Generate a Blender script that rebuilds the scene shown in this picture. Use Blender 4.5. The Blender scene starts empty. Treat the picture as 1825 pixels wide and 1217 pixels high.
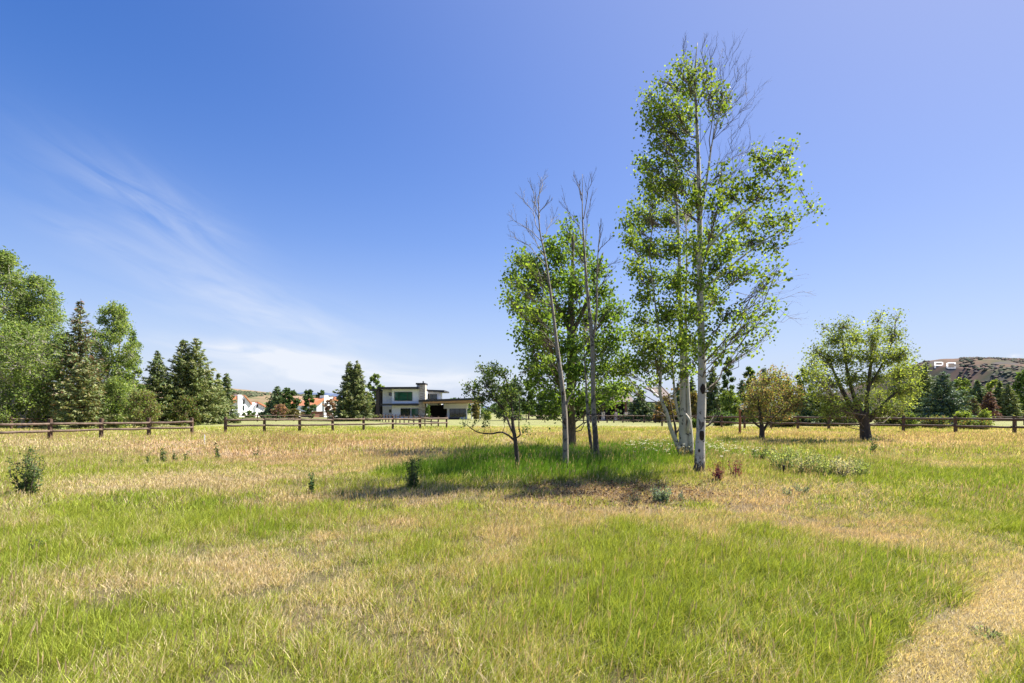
import bpy, math, random
import numpy as np
from mathutils import Vector

# ------------------------------------------------------------------ camera, world, sun, exposure
scene = bpy.context.scene
F = 912.5                 # focal length in photo pixels
HZ = 733.0                # horizon row of the photo
CH = 1.6                  # eye height
cam_d = bpy.data.cameras.new("camera")
cam = bpy.data.objects.new("camera", cam_d)
scene.collection.objects.link(cam)
cam.location = (0, 0, CH)
cam.rotation_euler = (math.radians(90), 0, 0)
cam_d.sensor_width = 36.0
cam_d.lens = 18.0
cam_d.shift_y = (HZ - 608.5) / 1825.0
cam_d.clip_start = 0.1
cam_d.clip_end = 20000
scene.camera = cam

SUN_EL = math.radians(52)
SUN_AZ = math.radians(68)     # from +Y (view direction) towards +X (right)
S = Vector((math.cos(SUN_EL) * math.sin(SUN_AZ), math.cos(SUN_EL) * math.cos(SUN_AZ), math.sin(SUN_EL)))
sun_d = bpy.data.lights.new("sun", 'SUN')
sun_d.energy = 5.0
sun_d.angle = math.radians(0.5)
sun_d.color = (1.0, 0.93, 0.82)
sun = bpy.data.objects.new("sun", sun_d)
scene.collection.objects.link(sun)
sun.rotation_euler = S.to_track_quat('Z', 'Y').to_euler()
sun.location = (0, 0, 60)

scene.view_settings.view_transform = 'Standard'
scene.view_settings.look = 'None'
scene.view_settings.gamma = 1.0
scene.view_settings.exposure = 1.5

world = bpy.data.worlds.new("World")
scene.world = world
world.use_nodes = True


class NT:
    """small helper for writing node trees"""
    def __init__(s, tree):
        s.t = tree
        tree.nodes.clear()

    def n(s, typ, **kw):
        nd = s.t.nodes.new(typ)
        for k, v in kw.items():
            setattr(nd, k, v)
        return nd

    def link(s, a, b):
        s.t.links.new(a, b)

    def put(s, sock, v):
        if hasattr(v, 'is_output'):
            s.t.links.new(v, sock)
        elif isinstance(v, (tuple, list)) and len(v) == 3 and sock.type == 'RGBA':
            sock.default_value = (*v, 1)
        else:
            sock.default_value = v

    def m(s, op, a, b=0.0, c=0.0, clamp=False):
        nd = s.n('ShaderNodeMath', operation=op, use_clamp=clamp)
        s.put(nd.inputs[0], a)
        s.put(nd.inputs[1], b)
        s.put(nd.inputs[2], c)
        return nd.outputs[0]

    def mix(s, fac, a, b, blend='MIX'):
        nd = s.n('ShaderNodeMix', data_type='RGBA', blend_type=blend)
        s.put(nd.inputs[0], fac)
        s.put(nd.inputs[6], a)
        s.put(nd.inputs[7], b)
        return nd.outputs[2]

    def ramp(s, fac, stops):
        nd = s.n('ShaderNodeValToRGB')
        s.put(nd.inputs[0], fac)
        e = nd.color_ramp.elements
        while len(e) < len(stops):
            e.new(0.5)
        for i, (p, c) in enumerate(stops):
            e[i].position = p
            e[i].color = (c, c, c, 1) if not isinstance(c, tuple) else (*c, 1)
        return nd.outputs[0]

    def noise(s, vec, scale, detail=4, rough=0.55, dist=0.0):
        nd = s.n('ShaderNodeTexNoise')
        if vec is not None:
            s.link(vec, nd.inputs['Vector'])
        nd.inputs['Scale'].default_value = scale
        nd.inputs['Detail'].default_value = detail
        nd.inputs['Roughness'].default_value = rough
        nd.inputs['Distortion'].default_value = dist
        return nd.outputs[0]

    def comb(s, x, y, z):
        nd = s.n('ShaderNodeCombineXYZ')
        s.put(nd.inputs[0], x)
        s.put(nd.inputs[1], y)
        s.put(nd.inputs[2], z)
        return nd.outputs[0]


def build_world():
    w = NT(world.node_tree)
    out = w.n('ShaderNodeOutputWorld')
    bg = w.n('ShaderNodeBackground')
    bg.inputs['Strength'].default_value = 0.055
    w.link(bg.outputs[0], out.inputs[0])
    sky = w.n('ShaderNodeTexSky', sky_type='NISHITA')
    sky.sun_disc = False
    sky.sun_elevation = SUN_EL
    sky.sun_rotation = SUN_AZ
    sky.altitude = 2000
    sky.air_density = 1.25
    sky.dust_density = 0.5
    sky.ozone_density = 3.0
    tc = w.n('ShaderNodeTexCoord')
    sep = w.n('ShaderNodeSeparateXYZ')
    w.link(tc.outputs['Generated'], sep.inputs[0])
    X, Y, Z = sep.outputs
    az = w.m('ARCTAN2', X, Y)
    hyp = w.m('SQRT', w.m('ADD', w.m('MULTIPLY', X, X), w.m('MULTIPLY', Y, Y)))
    te = w.m('DIVIDE', Z, w.m('MAXIMUM', hyp, 0.02))
    # cirrus: soft streaked patches at compass bearing / elevation
    total = None
    #   bearing deg, tan(elev), half length, half width, slope, strength, seed
    cl = [(-34.5, 0.310, 0.13, 0.050, -0.50, 0.36, 1.0),
          (-40.0, 0.265, 0.07, 0.014, -0.25, 0.26, 9.0),
          (-30.0, 0.205, 0.16, 0.040, -0.34, 0.34, 3.0),
          (-25.0, 0.170, 0.08, 0.014, -0.15, 0.28, 5.0),
          (-25.0, 0.097, 0.12, 0.016, -0.10, 2.4, 7.0),
          (-15.0, 0.062, 0.24, 0.022, -0.03, 2.2, 8.0),
          (-42.0, 0.140, 0.10, 0.014, -0.15, 0.35, 11.0),
          (-22.0, 0.140, 0.20, 0.050, -0.25, 0.38, 13.0)]
    for b, t, hl, hw, sl, st, sd in cl:
        b = math.radians(b)
        n = math.hypot(1, sl)
        dx = w.m('SUBTRACT', az, b)
        dy = w.m('SUBTRACT', te, t)
        a = w.m('ADD', w.m('MULTIPLY', dx, 1 / n), w.m('MULTIPLY', dy, sl / n))
        c = w.m('ADD', w.m('MULTIPLY', dx, -sl / n), w.m('MULTIPLY', dy, 1 / n))
        a2 = w.m('DIVIDE', a, hl)
        c2 = w.m('DIVIDE', c, hw)
        r = w.m('ADD', w.m('MULTIPLY', a2, a2), w.m('MULTIPLY', c2, c2))
        env = w.m('EXPONENT', w.m('MULTIPLY', r, -0.9))
        v = w.comb(w.m('MULTIPLY', a, 5.0), w.m('MULTIPLY', c, 21.0), sd)
        ns = w.noise(v, 1.3, 6, 0.55, 0.7)
        ns = w.ramp(ns, [(0.30, 0.0), (0.74, 1.0)])
        k = w.m('MULTIPLY', w.m('MULTIPLY', env, ns), st)
        total = k if total is None else w.m('ADD', total, k)
    # a small puff over the hill on the right
    dx = w.m('DIVIDE', w.m('SUBTRACT', az, math.atan((1808 - 912.5) / F)), 0.006)
    dy = w.m('DIVIDE', w.m('SUBTRACT', te, 0.0775), 0.0024)
    env = w.m('EXPONENT', w.m('MULTIPLY', w.m('ADD', w.m('MULTIPLY', dx, dx), w.m('MULTIPLY', dy, dy)), -1.0))
    ns = w.ramp(w.noise(tc.outputs['Generated'], 160, 3), [(0.3, 0.2), (0.6, 1.0)])
    total = w.m('ADD', total, w.m('MULTIPLY', env, ns))
    total = w.m('MINIMUM', total, 0.95)
    hs = w.n('ShaderNodeHueSaturation')
    hs.inputs['Hue'].default_value = SKY_HUE
    hs.inputs['Saturation'].default_value = SKY_SAT
    hs.inputs['Value'].default_value = SKY_VAL
    w.link(sky.outputs[0], hs.inputs['Color'])
    # the hazier, paler air round the sun's side of the sky
    dt = w.m('ADD', w.m('ADD', w.m('MULTIPLY', X, S.x), w.m('MULTIPLY', Y, S.y)), w.m('MULTIPLY', Z, S.z))
    glow = w.m('POWER', w.m('MAXIMUM', w.m('ADD', w.m('MULTIPLY', dt, 0.5), 0.5), 0.0), GLOW_P)
    # thin summer haze whitening the lowest sky
    hz = w.m('EXPONENT', w.m('MULTIPLY', w.m('POWER', w.m('MULTIPLY', w.m('MAXIMUM', te, 0.0), HZ_K), 1.3), -1.0))
    base = w.mix(w.m('MULTIPLY', glow, GLOW_A), hs.outputs[0], GLOW_COL)
    base = w.mix(w.m('MULTIPLY', hz, HZ_A), base, HZ_COL)
    col = w.mix(total, base, (5.5, 5.8, 6.4))
    w.link(col, bg.inputs['Color'])


SKY_HUE, SKY_SAT, SKY_VAL = 0.514, 1.52, 1.20
GLOW_P, GLOW_A, GLOW_COL = 5.0, 1.0, (3.1, 3.5, 5.45)
HZ_K, HZ_A, HZ_COL = 3.7, 1.0, (4.1, 4.5, 5.65)
build_world()

rng = np.random.default_rng(7)
random.seed(7)


# ------------------------------------------------------------------ helpers
def P(px, py, d):
    """world point seen at a photo pixel, d metres ahead"""
    return np.array([(px - 912.5) / F * d, d, CH + (HZ - py) / F * d])


def hash2(ix, iy, seed):
    h = (ix.astype(np.int64) * 374761393 + iy.astype(np.int64) * 668265263 + seed * 974634777) & 0x7fffffff
    h = ((h ^ (h >> 13)) * 1274126177) & 0x7fffffff
    h = h ^ (h >> 16)
    return (h & 0xffff) / 65535.0


def vnoise(x, y, seed):
    ix, iy = np.floor(x), np.floor(y)
    fx, fy = x - ix, y - iy
    fx = fx * fx * (3 - 2 * fx)
    fy = fy * fy * (3 - 2 * fy)
    a, b = hash2(ix, iy, seed), hash2(ix + 1, iy, seed)
    c, d = hash2(ix, iy + 1, seed), hash2(ix + 1, iy + 1, seed)
    return (a * (1 - fx) + b * fx) * (1 - fy) + (c * (1 - fx) + d * fx) * fy


def fbm(x, y, scale, seed, octs=4):
    x = np.asarray(x, float) / scale
    y = np.asarray(y, float) / scale
    t, amp, s = 0, 1, 0
    for o in range(octs):
        t = t + amp * vnoise(x, y, seed + o * 17)
        s += amp
        amp *= 0.5
        x = x * 2.03 + 11.3
        y = y * 2.03 + 5.7
    return t / s


def gz(x, y):
    """height of the ground: gentle lumps in the meadow"""
    x = np.asarray(x, float)
    y = np.asarray(y, float)
    k = np.clip(y / 8, 0.3, 1) * np.clip((60 - np.abs(y)) / 20, 0, 1)
    mound = 0.10 * np.exp(-(((x - 3.0) / 4.5) ** 2 + ((y - 14.5) / 4.0) ** 2))
    return (fbm(x, y, 3.5, 5, 3) - 0.5) * 0.14 * k + mound


class MB:
    """collects polygons and links them as ONE mesh object"""
    def __init__(s):
        s.v, s.f, s.c, s.n = [], [], [], 0

    def add(s, verts, faces, col=None):
        verts = np.asarray(verts, float)
        faces = np.asarray(faces, np.int64)
        if faces.ndim == 1:
            faces = faces[None, :]
        s.v.append(verts)
        s.f.append(faces + s.n)
        if col is not None:
            col = np.asarray(col, float)
            if col.ndim == 1:
                col = np.repeat(col[None, :], len(verts), 0)
            s.c.append(col)
        s.n += len(verts)

    def addf(s, verts, flist, col=None):
        """faces of different sizes sharing verts"""
        n0 = s.n
        s.add(verts, flist[0], col)
        for f in flist[1:]:
            s.f.append(np.asarray(f, np.int64)[None, :] + n0)

    def box(s, x0, x1, y0, y1, z0, z1, rot=0.0, org=(0, 0, 0)):
        v = np.array([[x, y, z] for x in (x0, x1) for y in (y0, y1) for z in (z0, z1)], float)
        if rot:
            c, q = math.cos(rot), math.sin(rot)
            v = np.stack([v[:, 0] * c - v[:, 1] * q, v[:, 0] * q + v[:, 1] * c, v[:, 2]], 1)
        v = v + np.asarray(org, float)
        s.add(v, [[0, 1, 3, 2], [4, 6, 7, 5], [0, 4, 5, 1], [2, 3, 7, 6], [0, 2, 6, 4], [1, 5, 7, 3]])

    def prism(s, poly, y0, y1):
        """polygon in x,z extruded along y"""
        n = len(poly)
        v = [(p[0], y0, p[1]) for p in poly] + [(p[0], y1, p[1]) for p in poly]
        fl = [list(range(n)), list(range(2 * n - 1, n - 1, -1))]
        for i in range(n):
            j = (i + 1) % n
            fl.append([i, i + n, j + n, j])
        n0 = s.n
        s.v.append(np.array(v, float))
        s.n += 2 * n
        for f in fl:
            s.f.append(np.array([f]) + n0)

    def tube(s, pts, rad, sides=6, cap=True, rough=0.0):
        pts = np.asarray(pts, float)
        rad = np.asarray(rad, float)
        if rad.ndim == 0:
            rad = np.full(len(pts), float(rad))
        n = len(pts)
        t = np.gradient(pts, axis=0)
        t /= np.linalg.norm(t, axis=1)[:, None] + 1e-9
        ref = np.array([0.0, 1.0, 0.0]) if abs(t[0, 1]) < 0.9 else np.array([1.0, 0, 0])
        u = np.cross(t, ref)
        u /= np.linalg.norm(u, axis=1)[:, None] + 1e-9
        w = np.cross(t, u)
        a = np.arange(sides) / sides * 2 * math.pi
        rr = rad[:, None] * (1 + (rng.random((n, sides)) - 0.5) * rough)
        ring = pts[:, None, :] + rr[:, :, None] * (np.cos(a)[None, :, None] * u[:, None, :] + np.sin(a)[None, :, None] * w[:, None, :])
        v = ring.reshape(-1, 3)
        i = np.arange(n - 1)[:, None] * sides
        k = np.arange(sides)[None, :]
        k2 = (k + 1) % sides
        f = np.stack([i + k, i + k2, i + sides + k2, i + sides + k], -1).reshape(-1, 4)
        n0 = s.n
        s.add(v, f)
        if cap:
            s.f.append(np.arange(sides)[None, ::-1] + n0)
            s.f.append(np.arange(sides)[None, :] + n0 + (n - 1) * sides)

    def mesh(s, name, mat=None, smooth=False, origin=(0, 0, 0)):
        me = bpy.data.meshes.new(name)
        v = np.concatenate(s.v) - np.asarray(origin, float)
        cnt = np.concatenate([np.full(len(f), f.shape[1], np.int32) for f in s.f])
        loops = np.concatenate([f.reshape(-1) for f in s.f]).astype(np.int32)
        start = np.concatenate([[0], np.cumsum(cnt)[:-1]]).astype(np.int32)
        me.vertices.add(len(v))
        me.vertices.foreach_set('co', v.astype(np.float32).reshape(-1))
        me.loops.add(len(loops))
        me.loops.foreach_set('vertex_index', loops)
        me.polygons.add(len(cnt))
        me.polygons.foreach_set('loop_start', start)
        me.polygons.foreach_set('loop_total', cnt)
        me.polygons.foreach_set('use_smooth', np.full(len(cnt), smooth, bool))
        me.update(calc_edges=True)
        if s.c:
            c = np.concatenate(s.c)
            at = me.color_attributes.new('col', 'FLOAT_COLOR', 'POINT')
            c4 = np.ones((len(c), 4), np.float32)
            c4[:, :3] = c
            at.data.foreach_set('color', c4.reshape(-1))
        if mat:
            me.materials.append(mat)
        return me

    def build(s, name, mat=None, parent=None, smooth=False, origin=(0, 0, 0)):
        """origin: world base of the parent thing (mesh is stored relative to it)"""
        me = s.mesh(name, mat, smooth, origin)
        o = bpy.data.objects.new(name, me)
        scene.collection.objects.link(o)
        if parent is not None:
            o.parent = parent
        elif any(origin):
            o.location = tuple(float(q) for q in origin)
        return o


def thing(name, label, cat, loc=(0, 0, 0), group=None):
    o = bpy.data.objects.new(name, None)
    o.empty_display_size = 0.3
    scene.collection.objects.link(o)
    o.location = tuple(float(q) for q in loc)
    o['label'] = label
    o['category'] = cat
    if group:
        o['group'] = group
    return o


def tag(o, label=None, cat=None, group=None, kind=None):
    if label:
        o['label'] = label
    if cat:
        o['category'] = cat
    if group:
        o['group'] = group
    if kind:
        o['kind'] = kind
    return o


# ------------------------------------------------------------------ materials
def mat(name):
    m = bpy.data.materials.new(name)
    m.use_nodes = True
    t = NT(m.node_tree)
    out = t.n('ShaderNodeOutputMaterial')
    return m, t, out


def leaf_mat(name, trans=0.45, tint=(1.25, 1.2, 0.55), rough=0.45, spec=0.4):
    m, t, out = mat(name)
    at = t.n('ShaderNodeAttribute', attribute_name='col')
    b = t.n('ShaderNodeBsdfPrincipled')
    t.link(at.outputs['Color'], b.inputs['Base Color'])
    b.inputs['Roughness'].default_value = rough
    b.inputs['Specular IOR Level'].default_value = spec
    tr = t.n('ShaderNodeBsdfTranslucent')
    t.link(t.mix(1.0, at.outputs['Color'], tint, 'MULTIPLY'), tr.inputs[0])
    mx = t.n('ShaderNodeMixShader')
    mx.inputs[0].default_value = trans
    t.link(b.outputs[0], mx.inputs[1])
    t.link(tr.outputs[0], mx.inputs[2])
    t.link(mx.outputs[0], out.inputs[0])
    return m


def plain_mat(name, col, rough=0.7, var=0.15, scale=6, spec=0.3, bump=0.0, metal=0.0, stretch=(1, 1, 1)):
    m, t, out = mat(name)
    tc = t.n('ShaderNodeTexCoord')
    mp = t.n('ShaderNodeMapping')
    mp.inputs['Scale'].default_value = stretch
    t.link(tc.outputs['Object'], mp.inputs[0])
    b = t.n('ShaderNodeBsdfPrincipled')
    ns = t.noise(mp.outputs[0], scale, 6, 0.6)
    lo = tuple(c * (1 - var) for c in col)
    hi = tuple(min(1, c * (1 + var)) for c in col)
    t.link(t.mix(t.ramp(ns, [(0.3, 0.0), (0.7, 1.0)]), lo, hi), b.inputs['Base Color'])
    b.inputs['Roughness'].default_value = rough
    b.inputs['Specular IOR Level'].default_value = spec
    b.inputs['Metallic'].default_value = metal
    if bump:
        bp = t.n('ShaderNodeBump')
        bp.inputs['Strength'].default_value = bump
        bp.inputs['Distance'].default_value = 0.02
        t.link(ns, bp.inputs['Height'])
        t.link(bp.outputs[0], b.inputs['Normal'])
    t.link(b.outputs[0], out.inputs[0])
    return m


def aspen_bark(name, base=(0.50, 0.46, 0.385), dark=(0.035, 0.03, 0.026), amount=0.0, low=1.0):
    m, t, out = mat(name)
    tc = t.n('ShaderNodeTexCoord')
    sep = t.n('ShaderNodeSeparateXYZ')
    t.link(tc.outputs['Object'], sep.inputs[0])
    mp = t.n('ShaderNodeMapping')
    mp.inputs['Scale'].default_value = (5, 5, 34)
    t.link(tc.outputs['Object'], mp.inputs[0])
    fine = t.ramp(t.noise(mp.outputs[0], 1.0, 5, 0.7), [(0.56 - amount, 0.0), (0.68 - amount, 1.0)])
    mp2 = t.n('ShaderNodeMapping')
    mp2.inputs['Scale'].default_value = (6.5, 6.5, 4.2)
    t.link(tc.outputs['Object'], mp2.inputs[0])
    eyes = t.ramp(t.noise(mp2.outputs[0], 1.0, 3, 0.6, 0.4), [(0.585 - amount, 0.0), (0.635 - amount, 1.0)])
    grey = t.ramp(t.noise(tc.outputs['Object'], 2.0, 4, 0.6), [(0.3, 0.0), (0.75, 1.0)])
    c = t.mix(t.m('MULTIPLY', grey, 0.6), base, tuple(q * 0.62 for q in base))
    c = t.mix(t.m('MULTIPLY', fine, 0.35), c, (0.22, 0.2, 0.165))
    c = t.mix(t.m('MULTIPLY', eyes, 0.9), c, dark)
    # rough dark bark at the foot of the stem
    nb = t.noise(mp2.outputs[0], 2.5, 5, 0.7)
    foot = t.m('SUBTRACT', t.m('MULTIPLY', nb, 1.5 * low), t.m('MULTIPLY', sep.outputs[2], 1.1))
    foot = t.ramp(foot, [(0.25, 0.0), (0.5, 1.0)])
    c = t.mix(foot, c, (0.07, 0.055, 0.042))
    b = t.n('ShaderNodeBsdfPrincipled')
    t.link(c, b.inputs['Base Color'])
    b.inputs['Roughness'].default_value = 0.75
    bp = t.n('ShaderNodeBump')
    bp.inputs['Strength'].default_value = 0.5
    bp.inputs['Distance'].default_value = 0.02
    t.link(t.m('ADD', fine, t.m('MULTIPLY', foot, nb)), bp.inputs['Height'])
    t.link(bp.outputs[0], b.inputs['Normal'])
    t.link(b.outputs[0], out.inputs[0])
    return m


def bark(name, a, b_, scale=14):
    m, t, out = mat(name)
    tc = t.n('ShaderNodeTexCoord')
    mp = t.n('ShaderNodeMapping')
    mp.inputs['Scale'].default_value = (1, 1, 0.18)
    t.link(tc.outputs['Object'], mp.inputs[0])
    ns = t.noise(mp.outputs[0], scale, 6, 0.7, 0.3)
    b = t.n('ShaderNodeBsdfPrincipled')
    t.link(t.mix(t.ramp(ns, [(0.35, 0.0), (0.62, 1.0)]), a, b_), b.inputs['Base Color'])
    b.inputs['Roughness'].default_value = 0.85
    bp = t.n('ShaderNodeBump')
    bp.inputs['Strength'].default_value = 0.8
    bp.inputs['Distance'].default_value = 0.03
    t.link(ns, bp.inputs['Height'])
    t.link(bp.outputs[0], b.inputs['Normal'])
    t.link(b.outputs[0], out.inputs[0])
    return m


M = {}
M['leaf'] = leaf_mat('leaf', 0.5, rough=0.6, spec=0.18)
M['needle'] = leaf_mat('needle', 0.25, (1.1, 1.1, 0.6), 0.6, 0.2)
M['grass'] = leaf_mat('grass_blade', 0.35, (1.2, 1.12, 0.55), 0.7, 0.08)
M['aspen'] = aspen_bark('aspen_bark')
M['aspen_slim'] = aspen_bark('slim_aspen_bark', (0.25, 0.215, 0.17), amount=0.02)
M['aspen_grey'] = aspen_bark('grey_aspen_bark', (0.27, 0.235, 0.19), amount=0.03, low=2.0)
M['aspen_far'] = aspen_bark('distant_aspen_bark', (0.45, 0.42, 0.36), amount=-0.02, low=0.5)
M['brown_bark'] = bark('brown_bark', (0.05, 0.036, 0.026), (0.17, 0.125, 0.085))
M['dark_bark'] = bark('dark_bark', (0.025, 0.02, 0.016), (0.085, 0.062, 0.045))
M['branch'] = plain_mat('grey_brown_branch', (0.15, 0.12, 0.095), 0.8, 0.3, 12)
M['letter_paint'] = plain_mat('weathered_white_stones', (0.52, 0.50, 0.48), 0.9, 0.3, 0.15)
M['scar'] = plain_mat('bark_scar', (0.035, 0.024, 0.018), 0.9, 0.4, 30, bump=0.6)
M['twig'] = plain_mat('pale_twig', (0.26, 0.23, 0.21), 0.8, 0.25, 20)
M['dark_twig'] = plain_mat('dark_twig', (0.11, 0.085, 0.075), 0.8, 0.25, 20)
M['rail'] = plain_mat('brown_weathered_rail', (0.085, 0.052, 0.038), 0.75, 0.5, 9, bump=0.6, stretch=(1, 1, 6))
M['railtop'] = plain_mat('grey_brown_weathered_rail', (0.13, 0.092, 0.07), 0.75, 0.5, 7, bump=0.6)
M['stucco'] = plain_mat('white_stucco', (0.84, 0.85, 0.88), 0.9, 0.06, 4)
M['stucco_warm'] = plain_mat('cream_stucco', (0.76, 0.75, 0.76), 0.9, 0.08, 4)
M['charcoal'] = plain_mat('charcoal_fascia', (0.035, 0.033, 0.036), 0.5, 0.2, 8)
M['dark_wall'] = plain_mat('dark_brown_cladding', (0.06, 0.045, 0.038), 0.7, 0.3, 5, stretch=(1, 1, 8))
M['soffit'] = plain_mat('wood_soffit', (0.42, 0.25, 0.13), 0.6, 0.2, 3, stretch=(1, 10, 1))
M['shade_black'] = plain_mat('black_opening_shade', (0.02, 0.018, 0.017), 0.9, 0.3, 3)  # near-black that paints the shade inside patio and porch openings
M['terracotta'] = plain_mat('terracotta_roof', (0.52, 0.21, 0.11), 0.85, 0.25, 5, bump=0.5, stretch=(1, 1, 6))
M['grey_roof'] = plain_mat('grey_brown_shingles', (0.17, 0.14, 0.13), 0.9, 0.3, 6, bump=0.5, stretch=(1, 1, 6))
M['siding'] = plain_mat('taupe_siding', (0.26, 0.235, 0.215), 0.8, 0.1, 3, stretch=(1, 1, 12))
M['concrete'] = plain_mat('pale_concrete', (0.45, 0.42, 0.38), 0.9, 0.12, 2)
M['brick'] = plain_mat('red_brown_brick', (0.22, 0.10, 0.075), 0.9, 0.3, 8, stretch=(1, 1, 4))
M['white_paint'] = plain_mat('white_paint', (0.82, 0.82, 0.80), 0.6, 0.05, 3)
M['red_wood'] = plain_mat('red_brown_wood', (0.17, 0.07, 0.04), 0.7, 0.3, 10, stretch=(1, 1, 0.3))
M['black'] = plain_mat('black_plastic', (0.015, 0.015, 0.016), 0.45, 0.2, 10)
M['rubber'] = plain_mat('tyre_rubber', (0.02, 0.02, 0.02), 0.85, 0.2, 10)
M['steel'] = plain_mat('rim_metal', (0.45, 0.45, 0.46), 0.35, 0.1, 10, metal=0.8)
M['car_paint'] = plain_mat('dark_blue_car_paint', (0.02, 0.028, 0.05), 0.25, 0.1, 5, spec=0.6)


def glass_mat(name, col, rough=0.06):
    m, t, out = mat(name)
    b = t.n('ShaderNodeBsdfPrincipled')
    tc = t.n('ShaderNodeTexCoord')
    ns = t.noise(tc.outputs['Object'], 0.8, 3)
    t.link(t.mix(ns, tuple(c * 0.4 for c in col), tuple(c * 1.5 for c in col)), b.inputs['Base Color'])
    b.inputs['Roughness'].default_value = rough
    b.inputs['Specular IOR Level'].default_value = 0.8
    t.link(b.outputs[0], out.inputs[0])
    return m


M['green_glass'] = glass_mat('green_tinted_glass', (0.015, 0.10, 0.065))
M['dark_glass'] = glass_mat('dark_glass', (0.015, 0.03, 0.025))


def stone_mat():
    m, t, out = mat('stacked_stone')
    tc = t.n('ShaderNodeTexCoord')
    mp = t.n('ShaderNodeMapping')
    mp.inputs['Scale'].default_value = (2.2, 2.2, 6.0)
    t.link(tc.outputs['Object'], mp.inputs[0])
    vo = t.n('ShaderNodeTexVoronoi')
    vo.inputs['Scale'].default_value = 1.0
    t.link(mp.outputs[0], vo.inputs['Vector'])
    sp = t.n('ShaderNodeSeparateColor')
    t.link(vo.outputs['Color'], sp.inputs[0])
    c = t.mix(sp.outputs[0], (0.30, 0.235, 0.18), (0.62, 0.55, 0.46))
    b = t.n('ShaderNodeBsdfPrincipled')
    t.link(c, b.inputs['Base Color'])
    b.inputs['Roughness'].default_value = 0.9
    bp = t.n('ShaderNodeBump')
    bp.inputs['Distance'].default_value = 0.05
    t.link(vo.outputs['Distance'], bp.inputs['Height'])
    t.link(bp.outputs[0], b.inputs['Normal'])
    t.link(b.outputs[0], out.inputs[0])
    return m


M['stone'] = stone_mat()

# ------------------------------------------------------------------ the meadow: one rule gives each spot its mix of grasses
#  (photo column, row, half width, half height, green, red, lush, height)   None = leave
PATCH = [
    (530, 800, 330, 24, 0.16, 0.75, 0, 1.0), (330, 790, 120, 14, 0.25, 0.45, 0, 1.0), (90, 800, 130, 20, 0.40, 0.15, 0, 1.0),
    (650, 830, 170, 18, 0.22, 0.35, 0, 1.0), (350, 862, 190, 18, 0.05, 0.10, 0, 0.8), (480, 890, 130, 10, 0.10, 0.10, 0, 0.8),
    (130, 860, 120, 18, 0.55, 0.1, 0, 0.9), (200, 905, 260, 26, 0.72, 0.0, 0.1, 0.9), (430, 912, 110, 14, 0.88, 0.0, 0.4, 1.0),
    (230, 895, 50, 14, 0.92, 0.0, 0.4, 1.0), (60, 935, 60, 16, 0.35, 0.3, 0, 0.8),
    (700, 905, 260, 20, 0.10, 0.25, 0, 0.7), (620, 950, 220, 18, 0.42, 0.15, 0, 0.8), (900, 975, 60, 60, 0.18, 0.25, 0, 0.8),
    (530, 960, 120, 20, 0.9, 0.0, 0.35, 1.0), (280, 965, 80, 14, 0.85, 0, 0.3, 1.0),
    (1280, 895, 230, 20, 0.14, 0.45, 0, 0.75), (1470, 935, 240, 16, 0.26, 0.40, 0, 0.8), (1050, 905, 120, 16, 0.12, 0.3, 0, 0.6),
    (930, 845, 260, 26, 1.0, 0.0, 1.0, 1.5), (1020, 815, 190, 14, 0.95, 0.0, 1.0, 1.5), (880, 816, 100, 9, 0.9, 0.0, 1.0, 1.6),  # lush green patches whose dark colour also carries the tree shade
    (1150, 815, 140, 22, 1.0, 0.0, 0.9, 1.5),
    (1300, 805, 120, 20, 0.85, 0.0, 0.6, 1.2), (1130, 885, 150, 12, 0.15, 0.6, 0, 0.5), (1010, 880, 80, 10, 0.2, 0.6, 0, 0.5),
    (1450, 825, 170, 24, 0.85, 0.0, 0.45, 1.1), (1640, 862, 260, 34, 0.86, 0.05, 0.35, 1.1), (1600, 915, 230, 20, 0.86, 0, 0.25, 1.0), (1750, 890, 140, 50, 0.85, 0, 0.3, 1.0),
    (1560, 805, 330, 15, 0.78, 0.1, 0.25, 1.0), (1700, 785, 260, 9, 0.12, 0.45, 0, 1.0), (1400, 778, 120, 8, 0.35, 0.35, 0, 1.0),
    (640, 1000, 40, 14, 1.0, 0, 0.8, 1.2), (560, 990, 140, 26, 0.8, 0, 0.2, 1.0), (1250, 980, 200, 25, 0.7, 0, 0.15, 1.0),
    (1000, 930, 110, 16, 0.35, 0.25, 0, 0.8), (1560, 1080, 230, 90, 0.84, 0, 0.3, 1.2), (1250, 1120, 200, 80, 0.8, 0, 0.2, 1.0),
    (120, 1080, 200, 100, 0.76, 0, 0.1, 1.0), (480, 1100, 250, 90, 0.66, 0.05, 0.1, 1.0), (860, 1090, 130, 90, 0.62, 0.1, 0.05, 0.9),
    (870, 1010, 70, 26, 0.3, 0.2, 0, 0.8), (180, 1030, 90, 20, 0.4, 0.2, 0, 0.8),
    (1760, 1030, 90, 26, 0.4, 0.1, 0, 0.7), (1780, 960, 90, 30, 0.75, 0, 0.2, 1.0),
    (1800, 1085, 75, 60, 0.0, 0.3, 0, 0.28), (1775, 1120, 80, 40, 0.0, 0.1, 0, 0.28), (1755, 1185, 110, 46, 0.0, 0.05, 0, 0.28), (1710, 1230, 90, 34, 0.0, 0, 0, 0.28),
    (1815, 1190, 40, 26, 0.55, 0.0, 0, 0.5), (1755, 1132, 34, 10, 0.4, 0.1, 0.0, 0.4),
    (500, 765, 330, 6, 0.75, 0.0, 0.0, 0.9), (1000, 768, 200, 8, 0.5, 0.15, 0, 0.9), (200, 772, 200, 6, 0.6, 0.0, 0, 0.9),
]


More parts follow.
